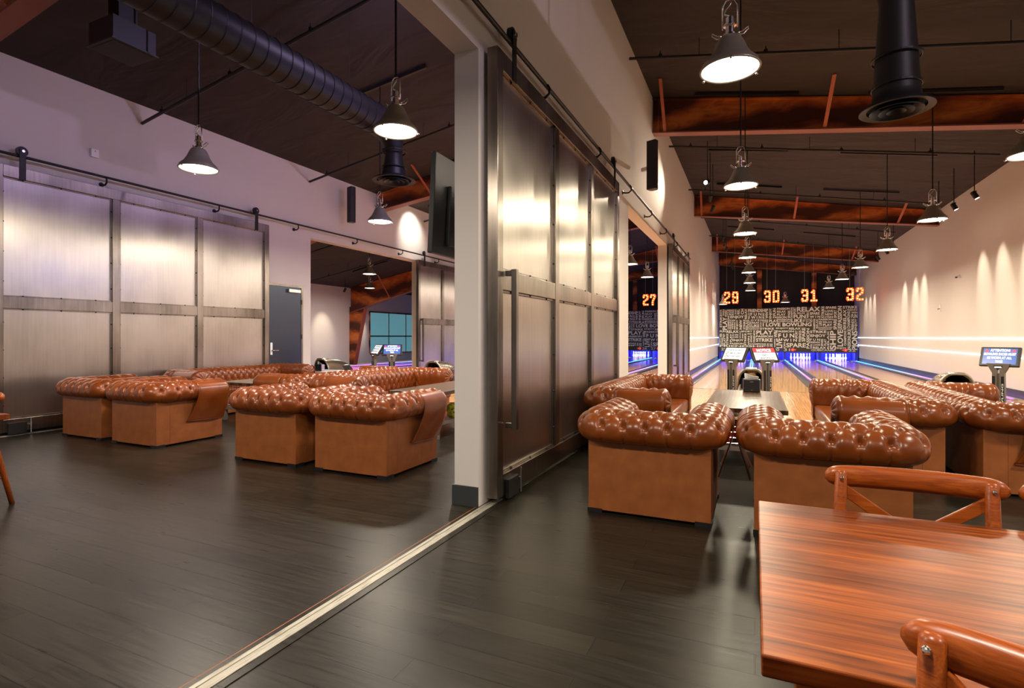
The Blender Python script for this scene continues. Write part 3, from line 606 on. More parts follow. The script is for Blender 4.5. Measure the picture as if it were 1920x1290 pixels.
for i, y in enumerate(YS[1:]): pendant(2.70, y, 'dome pendant lamp in the right row of the right bay, %s from the camera' % NUMW[i], PEND_R)
pendant(-1.47, 29.2, 'far dome pendant lamp left of the glowing 29', 15, 2.95); pendant(1.35, 29.2, 'far dark dome pendant lamp between the glowing 30 and 31', 15, 2.98)
CL = (1., .88, .82)
pendant(-3.1, 4.15, 'large dome pendant lamp of the middle bay, in front of the round air diffuser', PEND_L, color=CL)
pendant(-5.88, 4.13, 'dome pendant lamp of the middle bay above the steel door and armchairs at left', PEND_L, color=CL)
pendant(-5.78, 7.3, 'dome pendant lamp of the middle bay below the round air diffuser', PEND_L, color=CL)
pendant(-3.05, 14.35, 'dome pendant lamp cut by the edge of the opening in the dividing wall', PEND_L, color=CL)
pendant(-3.2, 17.7, 'dome pendant lamp seen through the opening above the glowing 27', PEND_L, color=CL)
for x, y in ((-3.1, 7.5), (-3.1, 11), (-5.8, 10.9), (-5.8, 14.3), (-5.8, 17.7), (-3.1, 21), (-5.8, 21), (-.165, .6), (2.7, .6), (2.7, 3.9), (-3.1, .7), (-5.85, .7)):
    pendant(x, y, 'dome pendant lamp outside the view' if y < 4 else 'dome pendant lamp of the middle bay behind the dividing wall', PEND_R if x > -2 else PEND_L, color=CL)
pendant(-10.9, 13.25, 'upper of the two dome pendants in the far left bay', PEND_3, color=CL)
pendant(-14.05, 17.1, 'lower of the two dome pendants in the far left bay', PEND_3, color=CL)

# track spotlights : heads that wash the walls
def spot(x, y, z, aim, label, power=None, col=(1., .84, .62), ang=36, lens='led_lens'):
    t = thing('track_spotlight', (x, y, z), label, 'spotlight', group='black track spotlights')
    d = (Vector(aim)-Vector((x, y, z))).normalized(); q = d.to_track_quat('-Z', 'Y')
    h = obj('head', MB().lathe([(.048, -.10), (.05, -.10), (.05, .06), (.03, .075)], 16, cap1=True), M['black'], t, auto=50); h.rotation_mode = 'QUATERNION'; h.rotation_quaternion = q
    obj('lens', MB().lathe([(.001, -.092), (.046, -.092)], 16), M['spotlens'], h)
    obj('stem', MB().tube([(0, 0, 0), (0, 0, zc(x)-z-.02)], .010, 6).box(-.03, .03, -.03, .03, .05, .075), M['black'], t)
    l = lamp('spot_light', 'SPOT', (0, 0, -.105), power or SPOT_W, col, h, .03, spot=math.radians(ang), blend=.9)
    return t
for i, (y, z) in enumerate([(8.6, 4.5), (11.4, 4.3), (14.05, 4.25), (15.3, 4.29), (16.4, 4.25)]):
    spot(4.15, y, z, (RWX, y-.25, 2.6), 'black track spotlight aimed at the right wall in front of the second beam, %s along' % NUMW[i])
for i, (y, z) in enumerate([(20.9, 4.25), (21.9, 4.22), (23.3, 4.2)]): spot(4.1, y, z, (RWX, y+.2, 2.6), 'black track spotlight aimed at the right wall between the second and third beams, %s along' % NUMW[i])
for i, y in enumerate([28.6, 29.6, 30.6]): spot(4.1, y, 4.2, (RWX, y+.3, 2.5), 'black track spotlight aimed at the right wall past the lane numbers, %s along' % NUMW[i])
spot(-1.05, 13.8, 5.06, (MWR, 11.5, 4.5), 'dazzling track spotlight facing the camera at the left of the right bay', 300, ang=55)
for i, (y, z) in enumerate([(14.7, 4.9), (15.7, 4.85)]): spot(-1.05, y, z, (MWR, y+1.2, 2.8), 'black track spotlight below the dazzling one, %s of the pair' % ['nearer', 'farther'][i], 200)
for i, (y, z) in enumerate([(20.9, 4.9), (22.2, 4.9), (23.5, 4.9)]): spot(-1.05, y, z, (MWR, y+.9, 2.8), 'black track spotlight beside the third beam at the dividing wall, %s of the three' % ['nearest', 'middle', 'farthest'][i], 200)
for i, y in enumerate([28.2, 29.2, 30.2]): spot(-1.05, y, 4.9, (MWR, y+.6, 2.8), 'black track spotlight above the glowing 29, %s of the three' % ['nearest', 'middle', 'farthest'][i], 160)
spot(-8.2, 12.6, 5.0, (LWX, 12.75, 4.3), 'black spotlight washing the left wall above the far opening', 130, col=(1., .93, .8), ang=80)
spot(-15.9, 17.75, 3.3, (-17.3, 17.9, 1.5), 'black spotlight at the outer wall left of the tapered column', 160, ang=45)
spot(-16.0, 20.15, 3.0, (-17.3, 20.2, 1.7), 'black spotlight hanging right of the tapered column', 150, ang=45)

# ================================================================== CHESTERFIELD SEATING
def catmull(P, n):
    P = np.array(P, float); out = []
    E = np.vstack([2*P[0]-P[1], P, 2*P[-1]-P[-2]])
    for i in range(len(P)-1):
        p0, p1, p2, p3 = E[i:i+4]
        for t in np.linspace(0, 1, 24, endpoint=False):
            out.append(.5*((2*p1)+(-p0+p2)*t+(2*p0-5*p1+4*p2-p3)*t*t+(-p0+3*p1-3*p2+p3)*t**3))
    out.append(P[-1]); out = np.array(out)
    s = np.r_[0, np.cumsum(np.linalg.norm(np.diff(out, axis=0), axis=1))]; tt = np.linspace(0, s[-1], n)
    return np.c_[np.interp(tt, s, out[:, 0]), np.interp(tt, s, out[:, 1])], s[-1]
PROF = [(-.185, .42), (-.195, .52), (-.20, .62), (-.175, .695), (-.105, .738), (-.02, .742), (.05, .712), (.092, .655), (.094, .60), (.06, .555), (-.01, .538), (-.06, .545)]
def roll(W, D, pitch, plain_front, step, nt=64, amp=.022, plain_all=True):
    """U-shaped tufted roll around the base outline ; returns (P grid, arc length along, segment index)"""
    r = .13; hw = W/2
    prof, plen = catmull(PROF, nt)
    la, lb = D-r, W-2*r; lc = r*PI/2*1.15
    segs = [('a', la), ('c1', lc), ('b', lb), ('c2', lc), ('e', la)]
    S = []; 
    for k, (nm, ln) in enumerate(segs):
        n = max(8, int(ln/step)); S += [(k, t/n) for t in range(n)]
    S.append((4, 1.0))
    base = np.cumsum([0]+[q[1] for q in segs])
    G = np.zeros((len(S), nt, 3)); arc = np.zeros(len(S)); seg = np.zeros(len(S), int)
    for i, (k, t) in enumerate(S):
        o = prof[:, 0]; z = prof[:, 1]; arc[i] = base[k]+segs[k][1]*t; seg[i] = k
        if k == 0: x, y = -hw-o, np.full(nt, D-la*t)
        elif k == 1:
            a = PI+PI/2*t; cx, cy = -hw+r, r; x = cx+(r+o)*math.cos(a); y = cy+(r+o)*math.sin(a)
        elif k == 2: x, y = np.full(nt, -hw+r+lb*t), -o
        elif k == 3:
            a = -PI/2+PI/2*t; cx, cy = hw-r, r; x = cx+(r+o)*math.cos(a); y = cy+(r+o)*math.sin(a)
        else: x, y = hw+o, np.full(nt, r+la*t)
        G[i, :, 0] = x; G[i, :, 1] = y; G[i, :, 2] = z
    ds = np.gradient(G, axis=0); dt = np.gradient(G, axis=1); nrm = np.cross(dt, ds); nrm /= (np.linalg.norm(nrm, axis=2, keepdims=True)+1e-9)
    # make sure the normals point outwards (up on top)
    mid = nt//2
    if nrm[len(S)//2, mid, 2] < 0: nrm = -nrm
    total = base[-1]; st_ = plain_front if plain_all else .05; nb = max(1, round((total-2*st_)/pitch)); p = (total-2*st_)/nb
    u = (arc[:, None]-st_)/p
    t = np.linspace(0, 1, nt)[None, :]; t0 = .70; v = (t0-t)/(pitch*.5/plen*1.5)
    A = u-v/2; B = u+v/2
    dia = (np.abs(np.sin(PI*A))*np.abs(np.sin(PI*B)))**.34
    rA = np.abs(A-np.round(A)); rB = np.abs(B-np.round(B)); dim = np.exp(-(rA**2+rB**2)/.020)
    ang = 0.5+.5*np.cos(12*np.arctan2(rA-rB, rA+rB+1e-6)); 
    pleat = -.05*np.exp(-((np.sqrt(rA**2+rB**2)-.14)/.09)**2)*ang
    su = np.abs(np.sin(PI*u)); seamv = 1-.8*np.exp(-(su/.11)**2)
    k = np.clip((t-t0)/.10, 0, 1); k = k*k*(3-2*k)
    rb = np.abs(u-np.round(u)); vb = (t-t0)/.05; but = np.exp(-(rb**2/.018+vb**2))
    h = amp*((1-k)*(dia+pleat)+k*(.74*seamv))-.018*dim*(t <= t0+.02)-.014*but*(1-k*.2)
    # long gentle wrinkles
    h += .0012*np.sin(u*2*PI*2.3+np.sin(t*9)*2)*np.sin(t*17+u)
    # plain leather (no buttons) at the arm fronts
    e = np.minimum(arc, total-arc)[:, None]; f = np.clip((e-plain_front+.02)/.04, 0, 1); f = f*f*(3-2*f)
    if not plain_all: q_ = np.clip((t-.52)/.08, 0, 1); f = 1-(1-f)*q_
    plain = amp*.6+.010*np.sin(arc[:, None]*2*PI/.12)*np.exp(-((t-.40)/.12)**2)+.003*np.sin(arc[:, None]*70+t*20)
    hin = amp*((1-k)*(dia+pleat)+k*.7)-.012*dim*(t < t0)      # the inside of the arm keeps its shape
    h = h*f+plain*(1-f)
    rim = np.exp(-(e/.018)**2); h -= rim*.02
    fade = np.clip(t/.03, 0, 1)*np.clip((1-t)/.04, 0, 1)
    G = G+nrm*(h*fade)[:, :, None]
    # rounded front gathers
    return G, arc, seg
def roll_mesh(G, i0, i1, cap0=False, cap1=False):
    mb = MB(); n = G.shape[1]; sub = G[i0:i1+1]; m_ = len(sub)
    vs = [tuple(p) for p in sub.reshape(-1, 3)]; fs = [(i*n+j, i*n+j+1, (i+1)*n+j+1, (i+1)*n+j) for i in range(m_-1) for j in range(n-1)]
    mb.add(vs, fs)
    for flag, ring in ((cap0, sub[0]), (cap1, sub[-1])):
        if not flag: continue
        c = ring.mean(axis=0); c[2] -= .01; rings = [ring]; vs = [tuple(p) for p in ring]
        K = 6
        for q in range(1, K+1):
            s = 1-q/K; bulge = .030*(1-s**2)
            rr = c+(ring-c)*max(s, .02); rr = rr.copy(); jj = np.arange(n)
            rr[:, 1] += bulge+.006*np.cos(jj*2*PI*11/n)*math.sin(PI*min(1, (1-s)*1.3))
            vs += [tuple(p) for p in rr]
        fs = []
        for q in range(K):
            for j in range(n): fs.append((q*n+j, q*n+(j+1) % n, (q+1)*n+(j+1) % n, (q+1)*n+j))
        mb.add(vs, fs)
    return mb
def make_seat(name, W, D, pitch, cat, nt, step, plain_front, plain_all):
    t = thing(name, (0, 0, 0), '', cat)
    hw = W/2
    # boxed base : back, two arms, front rail (faces away from each other)
    mb = MB().box(-hw, hw, 0, .16, .02, .56).box(-hw, -hw+.18, .16, D-.02, .02, .56).box(hw-.18, hw, .16, D-.02, .02, .56).box(-hw+.18, hw-.18, .16, D-.03, .02, .27)
    obj('base', mb, M['masonite'], t, bevel=.003)
    for x in (-hw+.05, hw-.05):
        for y in (.05, D-.07): obj('foot', MB().box(x-.055, x+.055, y-.055, y+.055, 0, .03), M['black'], t)
    obj('seat_cushion', MB().box(-hw+.175, hw-.175, .18, D-.02, .27, .43), M['leather'], t, bevel=.035, seg=4, auto=40)
    G, arc, seg = roll(W, D, pitch, plain_front, step, nt, plain_all=plain_all)
    i1 = int(np.argmax(seg >= 1)); i2 = int(np.argmax(seg >= 4)); n = len(arc)-1
    obj('armrest', roll_mesh(G, 0, i1, cap0=True), M['leather'], t, smooth=True)
    obj('backrest', roll_mesh(G, i1, i2), M['leather'], t, smooth=True)
    obj('armrest', roll_mesh(G, i2, n, cap1=True), M['leather'], t, smooth=True)
    # arm front panel
    for s in (-1, 1):
        x0, x1 = sorted((s*(hw-.20), s*(hw+.0)))
        obj('arm_front', MB().box(x0, x1, D-.02, D-.002, .27, .60), M['leather'], t, bevel=.006)
        # hanging leather flap on the outside of the arm
        prof = [(.035, .738), (.078, .715), (.113, .665), (.120, .60), (.110, .53), (.085, .44), (.05, .35), (.022, .27)]
        pr, _ = catmull(prof, 34); K = 16; vs = []; fs = []
        for q in range(K+1):
            a = q/K
            for j, (o_, z) in enumerate(pr):
                g = max(0, (j-8)/26.)
                yb = D-plain_front-.02-.10*g*g; yf = D-.012
                y = yb+(yf-yb)*a; oo = o_+.006*math.sin(a*9+j*.25)*g+.012*g*math.sin(a*PI)
                vs.append((s*(hw+oo), y, z-.012*g*math.sin(a*2.2)))
        m_ = len(pr)
        fs = [(q*m_+j, q*m_+j+1, (q+1)*m_+j+1, (q+1)*m_+j) for q in range(K) for j in range(m_-1)]
        fl = obj('leather_flap', MB().add(vs, fs), M['leather'], t, smooth=True)
        sm = fl.modifiers.new('thickness', 'SOLIDIFY'); sm.thickness = .004; sm.offset = 0
        hem = [Vector(vs[q*m_+m_-1]) for q in range(K+1)]; hem2 = [Vector(vs[j]) for j in range(0, m_)]
        obj('hem', MB().tube(hem, .005, 6).tube(hem2, .0045, 6), M['leather'], fl, smooth=True)
    return t
chair0 = make_seat('armchair', .86, .86, .155, 'armchair', 84, .008, .40, False); u1 = [False]
sofa0 = make_seat('sofa', 2.34, .80, .125, 'sofa', 64, .013, .50, True); u2 = [False]
def seat(src, flag, x, y, rz, label, group):
    o = src if not flag[0] else copy_tree(src); flag[0] = True
    o.location = (x, y, 0); o.rotation_euler = (0, 0, rz); o['label'] = label; o['group'] = group
    return o
GA, GS = 'tan tufted armchairs with their backs to the camera', 'long tan tufted sofas along the seating groups'
seat(chair0, u1, -.70, 3.86, 0, 'tan tufted armchair in the right bay, left one of the pair', GA)
seat(chair0, u1, .425, 3.86, 0, 'tan tufted armchair in the right bay, directly behind the wooden dining table', GA)
seat(chair0, u1, -3.475, 3.94, 0, 'tan tufted armchair nearest the white wall end in the middle bay', GA)
seat(chair0, u1, -4.59, 3.94, 0, 'tan tufted armchair third from the left in the middle bay', GA)
seat(chair0, u1, -6.76, 3.93, 0, 'tan tufted armchair second from the left in the middle bay', GA)
seat(chair0, u1, -7.88, 3.95, 0, 'leftmost tan tufted armchair beside the steel door on the left wall', GA)
def sofa(xb, yc, d, label):  # xb = x of the back outline ; d=+1 faces +x
    return seat(sofa0, u2, xb, yc, -PI/2 if d > 0 else PI/2, label, GS)
YS_ = 6.80
sofa(-1.62, YS_, 1, 'tan tufted sofa against the steel door of the dividing wall')
sofa(1.47, YS_, -1, 'tan tufted sofa right of the dark table, facing left')
sofa(1.72, YS_, 1, 'tan tufted sofa at the right edge, facing right')
sofa(-5.60, YS_, 1, 'tan tufted sofa in the middle of the middle bay with its buttoned front in view')
sofa(-5.87, YS_, -1, 'tan tufted sofa of the middle bay facing the left wall')
sofa(-8.80, YS_, 1, 'tan tufted sofa along the left wall beneath the steel door and the dark blue door')

# ================================================================== TABLES WITH BALL RACKS
def coffee_table(xc, label, y0=5.66, y1=7.60, x_half=.38, balls=()):
    t = thing('coffee_table', (xc, y0, 0), label, 'table', group='dark wooden tables with ball racks'); Ln = y1-y0; hx = x_half
    obj('tabletop', MB().box(-hx, hx, 0, Ln, .555, .60), M['darkwood'], t, bevel=.004)
    for x in (-hx+.07, hx-.07):
        for y in (.08, Ln-.08): obj('leg', MB().box(x-.03, x+.03, y-.03, y+.03, 0, .555), M['greyplastic'], t, bevel=.003)
    mb = MB().box(-hx+.07, hx-.07, .06, .10, .17, .21).box(-hx+.07, hx-.07, Ln-.10, Ln-.06, .17, .21).box(-hx+.05, -hx+.09, .08, Ln-.08, .17, .21).box(hx-.09, hx-.05, .08, Ln-.08, .17, .21).box(-hx+.09, hx-.09, .10, Ln-.10, .185, .197)
    obj('ball_shelf', mb, M['greyplastic'], t)
    mb = MB()
    for y in (.085, Ln-.085):
        for k in range(11): x = -hx+.10+(2*hx-.20)*k/10; mb.tube([(x, y, .21), (x, y, .555)], .0035, 5)
        for k in range(6): z = .24+.055*k; mb.tube([(-hx+.08, y, z), (hx-.08, y, z)], .0035, 5)
    obj('wire_basket', mb, M['chrome'], t)
    return t
def ball(x, y, z, c, label, group='bowling balls on the racks'):
    o = thing('bowling_ball', (x, y, z), label, 'bowling ball', group=group)
    obj('shell', MB().sphere((0, 0, 0), .108, 18), ballmat(c), o, smooth=True)
    for dx, dz in ((.02, .03), (-.02, .03), (0, -.01)):
        obj('finger_hole', MB().tube([(dx, -math.sqrt(.1085**2-dx*dx-dz*dz)-.0006, dz), (dx, -.08, dz)], .011, 10), M['black'], o)
    o.rotation_euler = (0, random.uniform(-.8, .8), random.uniform(-.3, .9)); return o
RED, YEL, BLK, BLU, GRN = (.65, .03, .03), (.55, .60, .04), (.03, .03, .035), (.04, .08, .45), (.05, .35, .12)
coffee_table(-.09, 'dark glossy table between the armchairs and sofas of the right bay')
coffee_table(-3.97, 'wood-topped table at the right end of the middle bay, cut by the white wall end')
coffee_table(-7.24, 'dark table between the left armchairs and the wall sofa in the middle bay')
for tx, cols, nm in ((-.09, [(RED, -.2), (BLK, .02), (BLU, .24)], 'the right bay'), (-3.97, [(GRN, -.2), (BLK, .02), (RED, .24)], 'the middle bay'), (-7.24, [(BLK, -.2), (RED, .02), (BLK, .24)], 'the left armchairs')):
    for c, dx in cols:
        cn = {RED: 'red', BLK: 'black', BLU: 'blue', GRN: 'green'}[c]
        ball(tx+dx, 5.90, .305, c, '%s bowling ball on the wire rack under the table of %s%s' % (cn, nm, {-.2: ', left', .02: ', centre', .24: ', right'}[dx]))
ball(-3.70, 6.22, .305, YEL, 'yellow-green bowling ball on the rack beside the white wall end')
ball(-3.72, 6.50, .305, RED, 'red bowling ball behind the yellow-green one')
ball(-.18, 6.2, .305, RED, 'red bowling ball second back on the rack of the right bay')
# napkin dispensers
def napkins(x, y, z, label):
    t = thing('napkin_dispenser', (x, y, z), label, 'napkin dispenser', rz=.08)
    obj('housing', MB().box(-.095, .095, -.06, .06, 0, .165), M['plastic'], t, bevel=.012, seg=3, auto=40)
    obj('side_plate', MB().box(.095, .102, -.055, .055, .005, .16), M['alu'], t)
    mb = MB(); vs = []
    for k in range(9):
        a = k/8; vs += [(-.075+.15*a, .01+.02*math.sin(a*5), .16), (-.08+.165*a, -.005+.03*math.sin(a*4+1), .235-.045*a+.006*math.sin(a*9))]
    mb.add(vs, [(2*k, 2*k+2, 2*k+3, 2*k+1) for k in range(8)])
    nk = obj('napkin', mb, M['paper'], t); nk.modifiers.new('t', 'SOLIDIFY').thickness = .004
    obj('badge', MB().box(-.02, .02, -.0625, -.06, .125, .138).prism([(-.008, .022), (.008, .022), (0, .036)], -.0625, -.06, 'y'), M['greyplastic'], t)
    return t
napkins(-.04, 7.42, .60, 'black napkin dispenser with a white napkin on the dark table')
t = thing('side_table', (-9.95, 10.25, 0), 'small low table in the far left bay carrying a dispenser', 'table')
obj('tabletop', MB().box(-.5, .3, -.3, .5, .40, .44), M['white'], t, bevel=.004)
for x in (-.44, .24):
    for y in (-.24, .44): obj('leg', MB().box(x-.02, x+.02, y-.02, y+.02, 0, .40), M['greyplastic'], t)
napkins(-9.95, 10.2, .44, 'dark napkin dispenser seen through the opening in the left wall')

# ================================================================== BALL RETURNS AND TERMINALS
def ball_return(xc, y, label):
    t = thing('ball_return', (xc, y, 0), label, 'ball return', group='ball returns on the approach')
    K, J = 20, 22; vs = []
    for i in range(K+1):
        a = i/K; hw = .26*(1-.55*max(0, a-.25)**1.6/.63*1.0); hh = .42*math.sqrt(max(0, 1-(a*.97)**2.2)); zb = .27
        for j in range(J+1):
            th = PI*j/J; c, s = math.cos(th), math.sin(th)
            vs.append((hw*math.copysign(abs(c)**.8, c), a*1.15-(.05*s*(1-a)), zb+hh*abs(s)**.8))
    fs = [(i*(J+1)+j, i*(J+1)+j+1, (i+1)*(J+1)+j+1, (i+1)*(J+1)+j) for i in range(K) for j in range(J)]
    h = obj('hood', MB().add(vs, fs), M['gold'], t, smooth=True); sm = h.modifiers.new('t', 'SOLIDIFY'); sm.thickness = .035; sm.offset = -1
    obj('hood_trim', MB().tube([vs[j] for j in range(J+1)], .016, 8), M['alu'], h, smooth=True)
    obj('hood_cap', MB().box(-.10, .10, -.09, .10, .655, .70), M['alu'], h, bevel=.015, seg=3, auto=40)
    obj('throat', MB().box(-.22, .22, .16, .9, .27, .50), M['plastic'], t, bevel=.05)
    obj('pedestal', MB().box(-.20, .20, .05, .95, .006, .27), M['plastic'], t, bevel=.02)
    obj('ball_tray', MB().tube([(-.20, -1.25, .33), (-.20, .1, .36)], .018, 8).tube([(.20, -1.25, .33), (.20, .1, .36)], .018, 8).tube([(-.20, -1.25, .33), (-.15, -1.36, .33), (0, -1.40, .33), (.15, -1.36, .33), (.20, -1.25, .33)], .018, 8).box(-.19, .19, -1.3, .1, .27, .285), M['greyplastic'], t, auto=50)
    obj('tray_leg', MB().box(-.05, .05, -1.1, -1.0, .006, .27), M['plastic'], t)
    return t
ball_return(-.06, 11.3, 'black ball return with a dome hood behind the napkin dispenser')
ball_return(3.10, 11.3, 'bronze ball return hood behind the sofa arm at the right')
ball_return(-7.30, 11.3, 'ball return hood of the middle bay beside the white wall end')
ball_return(-10.95, 11.3, 'ball return hood seen through the opening in the left wall')
def terminal(xc, y, yaw, pitch, roll_, kind, label):
    t = thing('score_terminal', (xc, y, 0), label, 'score terminal', rz=yaw, group='touch-screen terminals on posts')
    obj('base_plate', MB().box(-.14, .14, -.10, .14, .006, .03), M['black'], t, bevel=.004)
    mb = MB()
    mb.prism([(-.075, .03), (-.025, .03), (-.012, .70), (-.012, .88), (-.065, .80)], -.03, .03, 'y').prism([(.075, .03), (.025, .03), (.012, .70), (.012, .88), (.065, .80)], -.03, .03, 'y').box(-.03, .03, .0, .02, .03, .80)
    obj('post', mb, M['greyplastic'], t, bevel=.003)
    obj('neck', MB().prism([(-.065, .80), (-.012, .88), (.012, .88), (.065, .80), (.13, .935), (-.13, .935)], -.028, .028, 'y'), M['greyplastic'], t, bevel=.003)
    obj('neck_insert', MB().prism([(0, .84), (.055, .905), (-.055, .905)], -.031, -.028, 'y'), M['black'], t)
    for s in (-1, 1):
        p = obj('side_strip', MB().box(s*.048-.016, s*.048+.016, -.034, -.030, .08, .76), M['black'], t)
        mb = MB(); f = lambda a, b: (a, -.0355, b)
        if s > 0: put_text(mb, 'BOWLING', s*.048-.010, .22, s*.048+.010, .66, lambda a, b: (a, -.0355, b), vert=True, bold=.02)
        else: pass
        if s > 0: obj('strip_lettering', mb, M['txtw'], p)
    # screen, built facing -y then tilted
    R_ = Matrix.Translation((0, -.01, .88)) @ Matrix.Rotation(roll_, 4, 'Y') @ Matrix.Rotation(pitch, 4, 'X')
    def part(name, mb, m, par, bev=0):
        o = obj(name, mb, m, par, bevel=bev)
        if par is t: o.matrix_local = R_
        return o
    W, H = .215, .140
    hs = part('screen_housing', MB().box(-W, W, -.02, .025, .01, .01+2*H), M['plastic'], t, .012)
    f = lambda a, b: (a, -.0235, b)
    x0, x1, z0, z1 = -W+.035, W-.035, .04, 2*H-.015
    if kind == 'blue':
        d = part('display', MB().box(x0, x1, -.022, -.02, z0, z1), M['scr_blue'], hs); mb = MB(); h = (z1-z0)/4
        put_text(mb, 'ATTENTION!', x0+.075, z1-.8*h, x1-.075, z1-.12*h, f, bold=.03); put_text(mb, 'BOWLING SHOES MUST', x0+.01, z1-1.75*h, x1-.01, z1-1.1*h, f, bold=.03)
        put_text(mb, 'BE WORN AT ALL', x0+.05, z1-2.7*h, x1-.05, z1-2.05*h, f, bold=.03); put_text(mb, 'TIMES', x0+.14, z1-3.65*h, x1-.14, z1-3*h, f, bold=.03)
        obj('screen_text', mb, M['scr_txtw'], d)
        for s in (-1, 1):
            c = s*(x1-.035); obj('warning_sign', MB().add([(c-.028, -.0235, z1-.85*h), (c+.028, -.0235, z1-.85*h), (c, -.0235, z1-.15*h)], [(0, 1, 2)]), M['scr_red'], d)
    elif kind == 'notice':
        d = part('display', MB().box(x0, x1, -.022, -.02, z0, z1), M['scr_white'], hs)
        b = obj('notice_band', MB().box(x0, x1, -.0228, -.022, z1-.085, z1), M['scr_red'], d); mb = MB(); put_text(mb, 'NOTICE', x0+.06, z1-.072, x1-.06, z1-.018, f, bold=.04); obj('screen_text', mb, M['scr_txtw'], d)
        mb = MB(); put_text(mb, 'NO', -.045, z1-.150, .045, z1-.115, f, bold=.02); put_text(mb, 'REFUNDS', x0+.09, z0+.02, x1-.06, z0+.055, f, bold=.02); obj('screen_text', mb, M['scr_txtd'], d)
    else:
        d = part('display', MB().box(x0, x1, -.022, -.02, z0, z1), M['scr_white'], hs); mb = MB()
        put_text(mb, 'THIS BUILDING IS', x0+.05, z1-.055, x1-.02, z1-.03, f, bold=.02); put_text(mb, 'SMOKE-FREE', x0+.10, z1-.115, x1-.05, z1-.09, f, bold=.02); put_text(mb, '& VAPE-FREE', x0+.08, z1-.175, x1-.06, z1-.15, f, bold=.02)
        for zz in (z1-.10, z1-.16):
            cx = x0+.05; mb.tube([(cx+.022*math.cos(a*PI/8), -.0235, zz+.022*math.sin(a*PI/8)) for a in range(16)], .003, 4, closed=True).bar((cx-.015, -.0235, zz-.015), (cx+.015, -.0235, zz+.015), .004, .004)
        obj('screen_text', mb, M['scr_txtd'], d)
    obj('logo_light', MB().box(-.035, .035, -.024, -.02, -.012, .006), M['scr_txtw'], hs)
    return t
PB = math.radians(-33)
terminal(-.34, 9.5, -.55, PB, 0, 'smoke', 'touch-screen terminal reading smoke-free building, left of the ball return')
terminal(.175, 9.5, .50, PB, 0, 'notice', 'touch-screen terminal reading NOTICE NO REFUNDS, right of the ball return')
terminal(3.04, 9.4, -.62, math.radians(-20), 0, 'blue', 'touch-screen terminal reading ATTENTION about bowling shoes, at the right wall')
terminal(-7.68, 9.5, -.50, PB, 0, 'smoke', 'left of the two terminals seen in the far opening, turned sideways')
terminal(-7.20, 9.5, .55, PB, 0, 'blue', 'right of the two terminals seen in the far opening, blue screen')

# ================================================================== DINING TABLE AND CROSS-BACK CHAIRS
DT = t = thing('dining_table', (.01, 1.0, 0), 'large orange-brown pine dining table in the right foreground', 'table')
obj('tabletop', MB().box(0, 1.75, 0, .94, .722, .76), M['tablewood'], t, bevel=.004)
for x in (.10, 1.55):
    for y in (.08, .78): obj('leg', MB().box(x, x+.09, y, y+.09, 0, .66), M['tablewood'], t, bevel=.004)
obj('apron', MB().box(.12, 1.6, .10, .125, .64, .722).box(.12, 1.6, .82, .845, .64, .722).box(.12, .145, .125, .82, .64, .722).box(1.6, 1.625, .125, .82, .64, .722), M['tablewood'], t)
def make_chair():
    t = thing('dining_chair', (0, 0, 0), '', 'chair')
    # origin at the middle of the back, on the floor ; chair faces -y, back rail at y=0
    def rail():
        mb = MB(); K, J = 40, 16; vs = []
        for i in range(K+1):
            a = i/K*2-1; x = .24*a; e = math.sqrt(max(0, 1-abs(a)**14)) if abs(a) < 1 else 0; e = max(e, .02) if i not in (0, K) else .3
            y = -.035*(1-a*a)*-1; hh = .037*e*(1.0-.08*a*a); dd = .027*e
            for j in range(J):
                th = 2*PI*j/J; vs.append((x, y-.03+dd*math.cos(th), .835+hh*math.copysign(abs(math.sin(th))**.8, math.sin(th))))
        fs = [(i*J+j, i*J+(j+1) % J, (i+1)*J+(j+1) % J, (i+1)*J+j) for i in range(K) for j in range(J)]
        fs += [tuple(range(J-1, -1, -1)), tuple(K*J+j for j in range(J))]
        return mb.add(vs, fs)
    obj('top_rail', rail(), M['chairwood'], t, smooth=True)
    for s in (-1, 1):
        lg = obj('rear_leg', MB().tube([(s*.20, .05, 0), (s*.205, .0, .22), (s*.205, -.05, .45), (s*.20, -.045, .62), (s*.195, -.042, .85), (s*.195, -.042, .858)], [.017, .019, .021, .020, .018, .010], 12), M['chairwood'], t, smooth=True)
        obj('bolt', MB().sphere((s*.195, -.062, .838), .007, 6), M['chrome'], lg)
        obj('front_leg', MB().tube([(s*.19, -.46, 0), (s*.185, -.44, .44)], [.014, .020], 12), M['chairwood'], t, auto=50)
        obj('cross_brace', MB().bar((s*.195, -.035, .80), (-s*.10, -.065, .60), .036, .012, up=(0, 1, 0)).bar((-s*.10, -.065, .60), (-s*.19, -.055, .48), .034, .012, up=(0, 1, 0)), M['chairwood'], t, bevel=.003)
        obj('side_stretcher', MB().tube([(s*.20, .0, .22), (s*.187, -.45, .22)], .011, 8), M['chairwood'], t)
    pr = [(.20*math.copysign(abs(math.cos(a))**.6, math.cos(a)), -.25+.215*math.copysign(abs(math.sin(a))**.6, math.sin(a))) for a in [2*PI*k/40 for k in range(40)]]
    obj('seat', MB().prism(pr, .435, .465), M['chairwood'], t, bevel=.008)
    return t
C0 = make_chair(); u3 = [False]
def chair(x, y, rz, label):
    o = C0 if not u3[0] else copy_tree(C0); u3[0] = True
    o.location = (x, y, 0); o.rotation_euler = (0, 0, rz); o['label'] = label; o['group'] = 'cross-back wooden dining chairs'
chair(.455, 2.10, 0, 'cross-back wooden chair behind the dining table, its curved rail fully in view')
chair(.955, 2.10, .02, 'cross-back wooden chair cut by the right edge of the photo, far side of the table')
chair(.425, .905, -.62, 'cross-back wooden chair in the bottom right corner, seen from behind at an angle')
chair(-5.47, 2.12, 0, 'cross-back wooden chair of which one rail end and foot show at the left edge')
